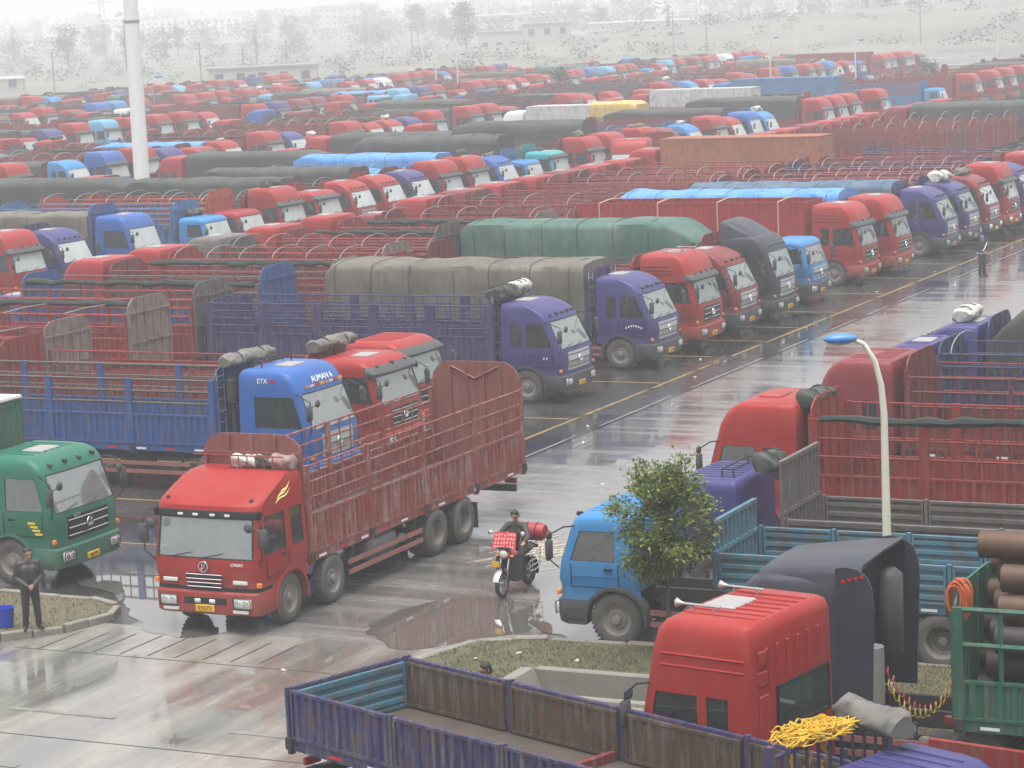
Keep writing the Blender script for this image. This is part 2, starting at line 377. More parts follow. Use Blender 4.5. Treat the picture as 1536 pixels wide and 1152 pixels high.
def emblem(t, x, y, z, r, mat):
    o = part('emblem', t, mat, lambda m: m.tube([(0, r * math.cos(a), r * math.sin(a)) for a in [2 * math.pi * k / 16 for k in range(17)]], r * .14, 5), ('emb', r), (x, y, z))
    def arcs(m):
        for s in (1, -1):
            m.tube([(0.005, s * r * (.62 - .9 * u * (1 - u)) - s * .18 * r, s * r * (1.3 * u - .62)) for u in [i / 6 for i in range(7)]], [r * (.05 + .17 * i / 6) for i in range(7)], 5)
    part('emblem_mark', o, mat, arcs, ('emb2', r))
    return o
def mirror(t, kind, s, lod):
    K = CABS[kind]; w1 = K['ws'][1]; z0 = K['ws'][0]
    def arm(m):
        xa = xfront(K, w1) - .16
        m.tube([(xa, s * 1.17, w1 + .02), (xa + .15, s * 1.34, w1 + .03), (.03, s * 1.38, w1 - .14), (.04, s * 1.38, z0 + .1), (-.1, s * 1.22, z0 - .1)], .016, 5)
        m.tube([(.04, s * 1.38, w1 - .3), (.12, s * 1.2, w1 - .22)], .012, 4)
    o = part('mirror', t, BLACK, arm, ('mirA', kind, s))
    part('mirror_head', o, DGREY, lambda m: m.bbox(-.03, .06, s * 1.4 - .12, s * 1.4 + .12, w1 - .62, w1 - .22, .035), ('mirB', kind, s), smooth=50)
    if lod < 2: part('mirror_head', o, DGREY, lambda m: m.ball((.12, s * 1.15, w1 - .2), (.05, .11, .10), 10, 6), ('mirC', kind, s), smooth=60)
def wheel(t, x, y, s, lod, dual=False, rr=.52, rimmat=None, yaw=0.0):
    n = 28 if lod == 0 else 18 if lod == 1 else 12
    def tyre(m):
        def one(c):
            w = .14
            prof = [(-w + .01, .30), (-w, .36), (-w - .005, rr - .08), (-w + .03, rr - .015), (-w + .06, rr), (w - .06, rr), (w - .03, rr - .015), (w + .005, rr - .08), (w, .36), (w - .01, .30)]
            m.lathe([(c + a, q) for a, q in prof], n)
            if lod == 0:
                for k in range(36):
                    a = 2 * math.pi * k / 36
                    for o_ in (-1, 1):
                        cx, cz = math.cos(a) * rr, math.sin(a) * rr; tx, tz = -math.sin(a) * .028, math.cos(a) * .028
                        ex, ez = math.cos(a) * (rr + .014), math.sin(a) * (rr + .014); y0, y1 = c + o_ * .02, c + o_ * .115
                        m.add([(cx - tx, y0, cz - tz), (cx + tx, y0, cz + tz), (cx + tx, y1, cz + tz), (cx - tx, y1, cz - tz), (ex - tx * .8, y0, ez - tz * .8), (ex + tx * .8, y0, ez + tz * .8), (ex + tx * .8, y1, ez + tz * .8), (ex - tx * .8, y1, ez - tz * .8)],
                              [(4, 5, 6, 7), (0, 1, 5, 4), (1, 2, 6, 5), (2, 3, 7, 6), (3, 0, 4, 7)])
        one(0)
        if dual: one(-s * .33)
    o = part('wheel', t, TYRE, tyre, ('tyre', lod, dual, s, rr), (x, y, rr + (.014 if lod == 0 else 0)), (0, 0, yaw), smooth=40)
    def rim(m):
        d = -.13 if dual else .03
        prof = [(.135, .315), (.12, .29), (d + .05, .27), (d + .03, .20), (d + .06, .17), (d + .06, .1), (d + .12, .085), (d + .13, .04), (d + .13, .002)]
        m.lathe([(s * a, q) for a, q in prof], n)
        if lod < 2:
            for k in range(10):
                a = 2 * math.pi * k / 10; m.lathe([(s * (d + .05), .017), (s * (d + .085), .017), (s * (d + .087), .001)], 5, c=(math.cos(a) * .135, 0, math.sin(a) * .135))
    part('rim', o, rimmat or RIM, rim, ('rim', lod, dual, s), smooth=40)
    return o

def build_cab(t, kind, col, lod, o):
    K = CABS[kind]; w0, w1 = K['ws']; pm = P(col)
    sh = part('cab', t, pm, lambda m: cab_shell(m, K), ('cab', kind), smooth=38)
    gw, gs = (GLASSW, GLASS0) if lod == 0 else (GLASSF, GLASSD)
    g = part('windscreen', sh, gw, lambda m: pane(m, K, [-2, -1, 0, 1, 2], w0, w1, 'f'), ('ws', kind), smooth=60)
    wins = [([5, 6], 's'), ([-5, -6], 's')] + ([([7, 8], 's'), ([-7, -8], 's')] if K['c'] else []) + ([([11, 12, 13], 'b')] if K.get('rw') else [])
    for c, sd_ in wins:
        z0, z1 = (w0 + .05, w1 - .07) if sd_ == 's' else (w0, w1)
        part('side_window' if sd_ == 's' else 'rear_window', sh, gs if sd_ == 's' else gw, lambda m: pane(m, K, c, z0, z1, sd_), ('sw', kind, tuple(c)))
        if lod < 2: part('window_seal', sh, BLACK, lambda m: pane_frame(m, K, c, z0, z1, sd_), ('swf', kind, tuple(c)))
    if lod < 2: part('window_seal', sh, BLACK, lambda m: pane_frame(m, K, [-2, -1, 0, 1, 2], w0, w1, 'f', .022), ('wsf', kind))
    if lod == 0:      # interior
        part('cab_floor', sh, DGREY, lambda m: m.box(-1.95 if K['lev'][0][3] < -1.9 else -1.6, -.2, -1.12, 1.12, 1.1, 1.16), ('fl', kind))
        part('dashboard', sh, DGREY, lambda m: m.prism([(-.12, w0 - .06), (-.45, w0 - .02), (-.55, w0 - .15), (-.5, w0 - .45), (-.1, w0 - .45)], -1.08, 1.08), ('dash', kind))
        def seat(m): m.bbox(-1.25, -.78, -.26, .26, 1.18, w0 - .08, .06); m.bbox(-1.38, -1.2, -.25, .25, w0 - .2, w0 + .5, .06); m.bbox(-1.36, -1.24, -.14, .14, w0 + .48, w0 + .68, .04)
        for s in (1, -1): part('seat', sh, plain('seat_cloth', (.09, .08, .085), .9), seat, ('seat', kind), (0, s * .6, 0), smooth=50)
        def sw(m):
            a0 = R(55); c = (-.62, .6, w0 + .06); pts = []
            for k in range(15):
                a = 2 * math.pi * k / 14; pts.append((c[0] - .22 * math.cos(a) * math.cos(a0), c[1] + .22 * math.sin(a), c[2] + .22 * math.cos(a) * math.sin(a0)))
            m.tube(pts, .016, 5); m.tube([(c[0], .38, c[2]), (c[0], .82, c[2])], .014, 4); m.tube([c, (-.42, .6, w0 - .2)], .025, 5)
        part('steering_wheel', sh, BLACK, sw, ('stw', kind))
    # bumper, grille, lamps
    bcol = o.get('bump', 'paint'); bm = {'paint': pm, 'black': DGREY, 'grey': plain('bumper_grey', (.055, .056, .06), .5)}[bcol]
    bp = part('bumper', t, bm, lambda m: front_shell(m, K, [(.40, .0), (.43, .05), (.62, .075), (.84, .07), (.88, .03)]), ('bump', kind), smooth=35)
    if lod < 2:
        gm = {'black': BLACK, 'chrome': plain('silver_trim', (.45, .46, .47), .35, .5)}.get(o.get('grille', 'black'))
        zg0, zg1 = 1.0, w0 - .12; hwg = .78
        if gm: gp = part('grille', t, gm, lambda m: m.loft([[(xfront(K, z, y) + .006, y, z) for y in (-hwg, -.4, 0, .4, hwg)] for z in (zg0, 1.12, 1.3, zg1)], close=False), ('gr', kind))
        nb = 3
        for k in range(nb if gm else 0):
            z = zg0 + (zg1 - zg0) * (k + .5) / nb
            part('grille_bar', gp, CHROME if o.get('grille') != 'chrome' else BLACK, lambda m: m.tube([(xfront(K, z, y) + .012, y, z) for y in (-hwg + .04, -.4, 0, .4, hwg - .04)], .014, 4), ('grb', kind, k))
        emblem(t, xfront(K, 1.35) + .03, 0, (zg0 + zg1) / 2 + .02 if gm else 1.38, .105, CHROME)
        for s in (1, -1):
            h = part('headlight', t, LENS, lambda m: m.bbox(-.02, .10, s * .86 - .2, s * .86 + .2, .56, .78, .03), ('hl', s), (-.02, 0, 0), smooth=50)
            if lod == 0:
                part('lamp_bezel', h, BLACK, lambda m: m.tube([(.1, s * .86 + a, .67 + b) for a, b in ((-.2, -.11), (.2, -.11), (.2, .11), (-.2, .11), (-.2, -.11))], .012, 4), ('hlb', s))
                part('lamp_reflector', h, CHROME, lambda m: (m.lathe([(.101, .07), (.108, .06), (.104, .02)], 12, 'x', (0, s * .77, .67)), m.lathe([(.101, .07), (.108, .06), (.104, .02)], 12, 'x', (0, s * .95, .67))), ('hlr', s))
            part('turn_signal', t, AMBER, lambda m: m.bbox(-.12, -.04, s * 1.2 - .05, s * 1.2 + .055, .98, 1.08, .015), ('ts', s))
        pl = part('number_plate', t, PLATE, lambda m: m.bbox(.055, .1, -.22, .22, .47, .61, .01), 'np', (0, 0, 0))
        if lod == 0: text_part('plate_number', o.get('plate', '05575'), .13, BLACK, pl, (.103, 0, .54), (R(90), 0, R(90)), .002)
        for s in (1, -1): mirror(t, kind, s, lod)
        for s in (1, -1):
            yy = K['lev'][2][2] + .004
            dl = part('door', t, pm, lambda m: m.box(K['b'] - .06, -.34, s * yy - .006, s * yy + .008, 1.36, 1.375), ('dl', kind, s))
            part('door_gap', dl, BLACK, lambda m: (m.box(-.34, -.325, s * yy - .004, s * yy + .004, 1.14, w0), m.box(K['b'] - .075, K['b'] - .06, s * yy - .004, s * yy + .004, 1.14, w0), m.box(K['b'] - .06, -.34, s * (yy - .02) - .004, s * (yy - .02) + .006, 1.135, 1.15)), ('dlg', kind, s))
            part('door_handle', dl, BLACK, lambda m: m.bbox(K['b'] + .05, K['b'] + .22, s * yy - .01, s * yy + .03, 1.48, 1.53, .008), ('dh', kind, s))
            part('step', t, DGREY, lambda m: (m.box(-.60, -.22, s * 1.0, s * 1.2, .40, .44), m.box(-.62, -.2, s * .98, s * 1.195, .70, .73)), ('st', kind, s))
            def fend(m):
                w = (1.0, 1.27); rings = []
                for a in [R(-8 + 196 * k / 12) for k in range(13)]:
                    cx, cz = math.cos(a), math.sin(a)
                    rings.append([(-1.25 + q * cx, s * y, .52 + q * cz) for q, y in ((.60, w[0]), (.60, w[1]), (.66, w[1]), (.66, w[0]))])
                m.loft(rings, True, True, True)
            part('wheel_arch', t, {'paint': pm}.get(o.get('arch', 'black'), DGREY), fend, ('arch', s), smooth=40)
        wip = lambda m: [m.tube([(xfront(K, w0, y) + .03, y, w0 + .0), (xfront(K, w0 + .12, y + .55) + .03, y + .55, w0 + .12)], .011, 4) for y in (-.85, -.1)]
        part('wiper', sh, BLACK, wip, ('wip', kind))
    else:
        for s in (1, -1): part('mirror', t, DGREY, lambda m: m.box(.06, .14, s * 1.42 - .1, s * 1.42 + .1, w1 - .6, w1 - .2), ('mirF', kind, s))
        part('grille', t, BLACK, lambda m: m.box(-.02, .035, -.75, .75, 1.02, w0 - .12), ('grF', kind))
    if o.get('visor'):
        part('sun_visor', t, DGREY, lambda m: front_shell(m, K, [(w1 - .05, .13), (w1 + .02, .16), (w1 + .12, .10), (w1 + .19, .02)], back=-.5, thick=.03), ('vis', kind), smooth=40)
    if o.get('lights'):
        n_ = o['lights']
        for k in range(n_):
            y = -.8 + 1.6 * k / (n_ - 1); zz = w1 + .16; x = xfront(K, zz, y * .9)
            part('roof_lamp', t, BLACK if k % 2 else DGREY, lambda m: m.lathe([(-.05, .05), (.05, .045), (.07, .03), (.07, .001)], 8, 'x'), 'rl', (x, y, zz + .03))
    top = K['lev'][-1][0]; xr = K['lev'][-1][1]; xe = K['lev'][-1][3]
    if o.get('hatch', True) and lod < 2:
        part('roof_hatch', sh, plain('hatch_grey', (.32, .3, .3), .5) if o.get('hatch') != 'paint' else pm, lambda m: m.bbox(xr - .62, xr - .08, -.34, .34, top - .02, top + .035, .02), ('hat', kind), smooth=40)
    if o.get('ribs'):
        for k in range(7): part('roof_rib', sh, pm, lambda m: m.bbox(xe + .05, xr - .02, -.03, .03, top - .03, top + .022, .012), ('rib', kind), (0, -.72 + k * .24, 0))
    if o.get('flutes') and lod < 2:
        for s in (1, -1):
            for k in range(3): part('side_flute', sh, pm, lambda m: m.tube([(-.85 - .12 * k, s * (cab_ring(K, 2.72 + .13 * k)[6][1] + .002), 2.72 + .13 * k), (-2.1, s * (cab_ring(K, 2.72 + .13 * k)[6][1] + .002), 2.72 + .13 * k)], .028, 5), ('fl', kind, s, k))
    if o.get('horns'):
        for y in (.62, -.62):
            def horn(m): m.tube([(0, 0, .1), (-.3, 0, .1), (-.62, 0, .1)], .02, 6); m.lathe([(0, .02), (.06, .035), (.12, .07), (.125, .075), (.11, .05)], 10, 'x', (0, 0, .1)); m.tube([(-.1, 0, 0), (-.1, 0, .1)], .015, 5); m.tube([(-.5, 0, 0), (-.5, 0, .1)], .015, 5)
            part('air_horn', t, STEEL, horn, 'horn', (xr + .05, y, top - .01), smooth=50)
    if o.get('fairing'):
        def fair(m):
            rings = []
            for k in range(9):
                u = k / 8; x = -.42 - u * 1.75; zt = w1 + .25 + (o['fairing'] - w1 - .25) * math.sin(u * 1.35); w = 1.02 + .14 * u
                rings.append([(x, -w, w1 + .15), (x, -w, zt - .18), (x, -w + .12, zt - .03), (x, -w * .5, zt), (x, w * .5, zt), (x, w - .12, zt - .03), (x, w, zt - .18), (x, w, w1 + .15)])
            m.loft(rings, close=False)
            f = rings[0]; m.add(f, [tuple(range(8))])
        part('roof_fairing', t, pm, fair, ('fair', kind, o['fairing']), smooth=45)
    if o.get('wedge'):
        def wedge(m):
            rings = []
            for k in range(8):
                u = k / 7; x = -.8 - u * 1.75; zt = top + .02 + (o['wedge'] - top) * (u ** .85); w = 1.0 + .17 * min(1, u * 1.4)
                rings.append([(x, -w, 2.6), (x, -w, zt - .12), (x, -w + .05, zt - .04), (x, -w + .14, zt), (x, 0, zt + .02), (x, w - .14, zt), (x, w - .05, zt - .04), (x, w, zt - .12), (x, w, 2.6)])
            inner = [[(x, y * .96, z - .04) for x, y, z in r_] for r_ in rings[::-1]]
            m.loft(rings + inner, close=False)
        part('roof_fairing', t, pm, wedge, ('wedge', kind, o['wedge']), smooth=35)
    if o.get('rack') and lod < 2:
        def rack(m):
            zt = top + .16
            for y in (-.75, .75): m.tube([(xr - .75, y, zt), (xe + .1, y, zt)], .018, 5)
            for x in (xr - .75, xe + .1):
                m.tube([(x, -.75, zt), (x, .75, zt)], .018, 5)
                for y in (-.75, .75): m.tube([(x, y, top - .1), (x, y, zt)], .018, 5)
        part('roof_rack', t, BLACK, rack, ('rack', kind))
    return sh

# ------------------------------------------------------------------ cargo bodies
def corr_panel(mb, L, H, pitch=.2, depth=.035, horizontal=False, t=.03):
    "corrugated plate in the x-z plane from (0,0,0) to (-L,0,H), ribs towards +y"
    span = H if horizontal else L; n = max(2, round(span / pitch)); p = span / n; a = []
    for k in range(n): a += [(k * p, 0), (k * p + p * .38, 0), (k * p + p * .5, depth), (k * p + p * .88, depth)]
    a.append((span, 0))
    f = (lambda u, d, w: (-w * L, d, u)) if horizontal else (lambda u, d, w: (-u, d, w * H))
    r0 = [f(u, d, 0) for u, d in a]; r1 = [f(u, d, 1) for u, d in a]; b0 = [f(u, d - t, 0) for u, d in a]; b1 = [f(u, d - t, 1) for u, d in a]
    mb.loft([r0, r1, b1, b0, r0], close=False)
    e = .03
    mb.box(-L, 0, -t - .005, depth + .006, H - .05, H); mb.box(-L, 0, -t - .005, depth + .006, 0, .05)
    mb.box(-.05, 0, -t - .004, depth + .005, .05, H - .05); mb.box(-L, -L + .05, -t - .004, depth + .005, .05, H - .05)
def arch_plate(mb, x, z0, zs, ztop, w=1.22, t=.04, n=12, ribs=5, brace=False, corr=False):
    poly = [(-w, z0), (w, z0), (w, zs)] + [(w * math.cos(math.pi * k / n) , zs + (ztop - zs) * min(1, math.sin(math.pi * k / n) * 1.35)) for k in range(1, n)] + [(-w, zs)]
    mb.prism(poly, x - t / 2, x + t / 2, 'yz')
    for k in range(ribs):
        y = -w + .04 + (2 * w - .08) * k / max(1, ribs - 1)
        zt = zs + (ztop - zs) * min(1, math.sqrt(max(0, 1 - (y / w) ** 2)) * 1.35) - .03 if abs(y) < w - .05 else zs
        mb.box(x + t / 2, x + t / 2 + .05, y - .035, y + .035, z0 + .02, zt); mb.box(x - t / 2 - .04, x - t / 2, y - .03, y + .03, z0 + .02, zt)
    for z in (z0 + .03, (z0 + zs) / 2, zs - .05): mb.box(x + t / 2, x + t / 2 + .055, -w + .01, w - .01, z - .03, z + .03)
    if brace:
        for s in (1, -1): mb.tube([(x + t / 2 + .02, 0, zs), (x + t / 2 + .02, s * w * .55, ztop - .12)], .03, 4); mb.tube([(x - t / 2 - .02, 0, zs), (x - t / 2 - .02, s * w * .55, ztop - .12)], .03, 4)
FZ = 1.22   # deck height
def chassis(t, L, cabl, axles, lod, col=None, trailer=False):
    cm = CHAS
    for s in (1, -1): part('frame_rail', t, cm, lambda m: m.box(-L + .15, -.35, s * .42 - .05, s * .42 + .05, .78, 1.05), ('rail', round(L, 2), s))
    if lod == 2:
        for x, dual, *yw in axles[:1] + axles[-1:]:
            for s in (1, -1): wheel(t, x, s * 1.08, s, lod, dual)
        return
    for x, dual, *yw in axles:
        part('axle', t, cm, lambda m: (m.tube([(0, -1.0, .52), (0, 1.0, .52)], .07, 6), m.ball((0, 0, .52), (.2, .2, .2), 8, 5)), 'axle', (x, 0, 0))
        for s in (1, -1): wheel(t, x, s * 1.08, s, lod, dual, yaw=(yw[0] if yw else 0))
    if lod < 2:
        xs = -cabl - .9
        ysd = 1 if (len(axles) > 3) else -1; xt = xs - .3 if len(axles) < 4 else xs - 1.9
        part('fuel_tank', t, plain('tank_alloy', (.2, .2, .2), .5, .3, .3), lambda m: m.bbox(-1.3, 0, -.25, .25, .48, .98, .1), 'tank', (xt, ysd * .85, 0), smooth=50)
        part('air_tank', t, CHAS, lambda m: m.lathe([(-.5, .01), (-.48, .15), (.48, .15), (.5, .01)], 12, 'x'), 'atank', (xt - .6, -ysd * .85, .72), smooth=50)
        for x, dual, *yw in axles:
            if dual:
                for s in (1, -1): part('mud_flap', t, RUB, lambda m: m.box(-.01, .01, -.28, .28, .22, .82), 'flap', (x - .62, s * .95, 0))
        part('rear_beam', t, DGREY, lambda m: (m.box(-.06, .06, -1.1, 1.1, .62, .78), [m.box(-.1, -.06, s * .92 - .14, s * .92 + .14, .64, .76) for s in (1, -1)]), 'rbeam', (-L + .25, 0, 0))
        for s in (1, -1): part('tail_light', t, REDL, lambda m: m.bbox(-.13, -.06, s * .92 - .16, s * .92 + .16, .80, .93, .015), ('tail', s), (-L + .25, 0, 0))
    if lod == 0:
        segs = sorted([-a[0] for a in axles]); gaps = [(a + .7, b - .7) for a, b in zip(segs, segs[1:]) if b - a > 2.6]
        for a, b in gaps:
            for s in (1, -1):
                for z in (.5, .72): part('side_guard', t, plain('guard_rail', (.3, .12, .1), .6, var=.4), lambda m: m.box(-b, -a, s * 1.17, s * 1.2, z - .05, z + .05), ('sg', round(a, 2), round(b, 2), s, z))
                for xx in (a + .25, b - .25): part('guard_bracket', t, CHAS, lambda m: m.box(-.03, .03, s * 1.1, s * 1.168, .42, 1.05), ('sgb', s), (-xx, 0, 0))
            break
def deck(t, x0, x1, lod, bm):
    part('deck', t, DECK, lambda m: m.box(x1, x0, -1.17, 1.17, FZ - .1, FZ), ('deck', round(x0, 2), round(x1, 2)))
    part('deck_beam', t, bm, lambda m: [m.box(x1, x0, s * 1.175, s * 1.215, FZ - .16, FZ + .02) for s in (1, -1)], ('deckb', round(x0, 2), round(x1, 2)))
    if lod == 0:
        n = int((x0 - x1) / .9)
        for k in range(n): part('reflector_strip', t, REDL if k % 2 else WHITE, lambda m: [m.box(-.15, .15, s * 1.216, s * 1.221, FZ - .12, FZ - .07) for s in (1, -1)], 'reflS', (x0 - .5 - k * .9, 0, 0))
def stake_body(t, x0, x1, lod, col, o):
    hd = o.get('hd', .75); zt = o.get('zt', 3.05); bm = (WD if o.get('rusty') else W)(col); lm = (WD if o.get('rusty') else W)(o.get('lat', col))
    nb = o.get('bays', max(3, round((x0 - x1) / 2.35))); bl = (x0 - x1 - .06) / nb; zd = FZ + .02 + hd
    deck(t, x0, x1, lod, bm)
    kk = (round(bl, 3), hd, zt)
    hor = o.get('horiz', False)
    nr = o.get('rails', 4); zr = [zd + (zt - zd) * (k + 1) / nr for k in range(nr)]
    nbar = max(3, round(bl / o.get('bar', .38)))
    ys = 1.2
    if lod == 2:
        for s in (1, -1):
            LL = x0 - x1
            part('dropside', t, bm, lambda m: m.box(-LL, 0, -.02, .02, 0, hd), ('ds2', round(LL, 2), hd), (x0, s * ys, FZ + .02))
            def rk(m):
                for z in zr: m.box(-LL, 0, -.025, .025, z - zd - .035, z - zd + .02)
                for k in range(nb * 3 + 1):
                    x = -LL * k / (nb * 3); w = .09 if k % 3 == 0 else .025; m.box(x - w / 2, x + w / 2, -.03, .03, 0, zt - zd)
            part('stake_rack', t, lm, rk, ('rk2', round(LL, 2), zt, hd, nr, nb), (x0, s * ys, zd))['kind'] = 'stuff'
    else:
        for s in (1, -1):
            for b in range(nb):
                xb = x0 - .03 - b * bl
                d = part('dropside', t, bm, lambda m: corr_panel(m, bl - .12, hd, o.get('pitch', .21), depth=.05 if hor else .035, horizontal=hor), ('ds', kk, hor, o.get('pitch', .21)), (xb - .06, s * ys, FZ + .02), (0, 0, 0) if s > 0 else (0, 0, math.pi))
                if s < 0: d.location = (xb - bl + .06, s * ys, FZ + .02)
                if zt > zd + .1:
                    if lod == 0:
                        for z in zr: part('rail', d, lm, lambda m: m.tube([(-.0, 0, 0), (-bl + .12, 0, 0)], o.get('railr', .026), 5), ('lr', kk, o.get('railr')), (0, 0, z - FZ - .02))
                        for k in range(1, nbar): part('bar', d, lm, lambda m: m.tube([(0, 0, hd), (0, 0, zt - FZ - .03)], o.get('barr', .019), 4), ('lb', kk, o.get('barr')), (-(bl - .12) * k / nbar, 0, 0))
                    else:
                        def rk(m):
                            for z in zr: m.tube([(0, 0, z - FZ - .02), (-bl + .12, 0, z - FZ - .02)], .026, 4)
                            for k in range(1, nbar): x = -(bl - .12) * k / nbar; m.tube([(x, 0, hd), (x, 0, zt - FZ - .03)], .018, 4)
                        part('stake_rack', d, lm, rk, ('rk1', kk, nr, nbar))['kind'] = 'stuff'
            for b in range(nb + 1):
                w = o.get('post', .07)
                part('post', t, lm if o.get('post') is None else bm, lambda m: m.box(-w / 2, w / 2, -.05, .05, FZ - .22, zt + .03), ('po', zt, w), (x0 - .03 - b * bl, s * (ys + .005), 0))
                if lod == 0: part('post_latch', t, CHAS, lambda m: m.bbox(-.07, .07, -.02, .025, -.10, .10, .01), 'latch', (x0 - .03 - b * bl, s * (ys + .06), FZ - .05))
    if o.get('lining'):
        for s in (1, -1):
            for b in range(nb): part('inner_panel', t, WD(o['lining']), lambda m: corr_panel(m, bl - .16, hd - .06, .18, .02, t=.01), ('inl', kk), (x0 - .11 - b * bl if s < 0 else x0 + .05 - (b + 1) * bl, s * (ys - .065), FZ + .03), (0, 0, 0 if s < 0 else math.pi))
        part('inner_panel', t, WD('steelblue'), lambda m: corr_panel(m, 2.2, hd - .06, .2, .04, True, .01), None, (x1 + .06, -1.1, FZ + .03), (0, 0, R(-90)))
    if o.get('barhead'):
        zb_ = o['barhead']; part('front_rack', t, lm, lambda m: ([m.box(-.03, .03, y - .035, y + .035, FZ, zb_) for y in [-1.1 + .22 * q for q in range(11)]], [m.box(-.045, .045, -1.16, 1.16, z - .04, z + .04) for z in (FZ + .1, FZ + .7, zb_)]), None, (x0 + .05, 0, 0))
    hz = o.get('head', zt + .3); tz = o.get('tail', zt + .25)
    if hz: part('headboard', t, o.get('tailmat') or bm, lambda m: arch_plate(m, 0, FZ, hz - .35, hz, 1.16, ribs=5), ('hb', hz), (x0 + .03, 0, 0))
    if tz: part('tailgate', t, o['tailmat'] if o.get('tailmat') else WD(o['tailcol']) if o.get('tailcol') else bm, lambda m: arch_plate(m, 0, FZ - .02, tz - .42, tz, 1.17, ribs=6 if lod < 2 else 3, brace=o.get('brace', False)), ('tb', tz, lod, o.get('brace')), (x1 - .04, 0, 0), (0, 0, math.pi))
    else: part('tailgate', t, bm, lambda m: corr_panel(m, 2.34, hd, .21), ('tg', hd), (x1 - .02, 1.17, FZ + .02), (0, 0, R(90)))
    if o.get('hoops') and lod == 2:
        def allh(m):
            for b in range(o['hoops']):
                x = x0 - .3 - b * (x0 - x1 - .6) / max(1, o['hoops'] - 1)
                m.tube([(x, 1.18 * math.cos(math.pi * k / 8), zt + .5 * math.sin(math.pi * k / 8)) for k in range(9)], .02, 4)
        part('cover_hoops', t, STEEL, allh, ('ah', zt, o['hoops'], round(x0, 2), round(x1, 2)))['kind'] = 'stuff'
    elif o.get('hoops'):
        for b in range(o['hoops']):
            x = x0 - .3 - b * (x0 - x1 - .6) / max(1, o['hoops'] - 1); hh = o.get('hooph', .42)
            part('hoop', t, STEEL, lambda m: m.tube([(0, 1.18 * math.cos(math.pi * k / 12), zt + hh * math.sin(math.pi * k / 12)) for k in range(13)], .015, 5), ('hoop', zt, hh, lod), (x, 0, 0))
    if o.get('crossbars'):
        for b in range(nb + 1): part('cross_bar', t, STEEL, lambda m: m.tube([(0, -1.2, zt + .02), (0, 0, zt + .06), (0, 1.2, zt + .02)], .018, 5), ('xb', zt), (x0 - .03 - b * bl, 0, 0))
    if o.get('rolled'):
        rng = random.Random(o['rolled'])
        def roll(m):
            n = 24; pts = []; rad = []
            for k in range(n + 1):
                pts.append((x0 - .2 - (x0 - x1 - .4) * k / n, -1.2 if o.get('rollside', -1) < 0 else 1.2, zt + .04 + rng.uniform(-.05, .03))); rad.append(.10 + rng.uniform(-.035, .04))
            m.tube(pts, rad, 7)
        part('rolled_cover', t, canvas('tarp_darkgreen', (.024, .033, .028), (.05, .055, .048)), roll, None, smooth=50)
def tarp_cover(t, x0, x1, zlow, zside, ztop, mat, lod, seed=1, w=1.25, slope_front=0.0, sag=.05, slope_back=.15):
    n = max(8, int((x0 - x1) / (.28 if lod == 0 else .55 if lod == 1 else 1.2)))
    def fn(m):
        rings = []
        for k in range(n + 1):
            u = k / n; x = x0 + (x1 - x0) * u
            d0 = (x0 - x); d1 = (x - x1); drop = 0
            if slope_front and d0 < slope_front: drop = (1 - d0 / slope_front) ** 1.3 * (ztop - zside + .45)
            if slope_back and d1 < slope_back: drop = max(drop, (1 - d1 / slope_back) ** 1.5 * .25)
            ring = []
            prof = [(-w, zlow)] + [(-w, zlow + (zside - zlow) * q) for q in (.33, .66, 1.0)] + [(-w * math.cos(a), zside + (ztop - zside) * math.sin(a) ** .5) for a in [R(q) for q in (18, 36, 55, 72, 90, 108, 125, 144, 162)]] + [(w, zlow + (zside - zlow) * q) for q in (1.0, .66, .33, 0)]
            for j, (y, z) in enumerate(prof):
                nz = noise.noise(Vector((x * .9 + seed * 9.1, y * 1.2, z * .7))); n2 = noise.noise(Vector((x * 3.2 + seed, y * 2.0, z * .8 + 4)))
                zz = z - drop * max(0, (z - zlow) / (ztop - zlow)) + (nz * sag * 1.6 + n2 * sag * .6) * (z > zside)
                yy = y + math.copysign(1, y) * (nz * .05 + n2 * .03 + .05 * noise.noise(Vector((x * 2.6 + seed * 3, 0, z * .25)))) * (abs(y) > w * .9)
                # pulled-down hem between ropes
                if z == zlow: zz += .10 * abs(math.sin(x * 2.2 + seed))
                ring.append((x, yy, zz))
            rings.append(ring)
        m.loft(rings, close=False); m.add(rings[0], [tuple(range(len(rings[0])))]); m.add(rings[-1], [tuple(range(len(rings[-1]) - 1, -1, -1))])
    tp = part('tarpaulin', t, mat, fn, None, smooth=55)
    if lod < 2:
        rr_ = random.Random(seed * 3 + 1); nr = int((x0 - x1) / 1.35)
        for k in range(nr):
            xa = x0 - .5 - (x0 - x1 - 1.0) * k / max(1, nr - 1); dx = rr_.uniform(-.5, .5)
            pts = [(xa + dx * (j / 8 - .5), y * 1.035, z) for j, (y, z) in enumerate([(-w, zlow - .1), (-w, zside - .1), (-w * .93, zside + (ztop - zside) * .6), (-w * .6, ztop - .01), (0, ztop + .02), (w * .6, ztop - .01), (w * .93, zside + (ztop - zside) * .6), (w, zside - .1), (w, zlow - .1)])]
            if slope_front and x0 - xa < slope_front + .4: continue
            part('lashing_rope', tp, CHAS, lambda m: m.tube(pts, .013, 4))
    return tp
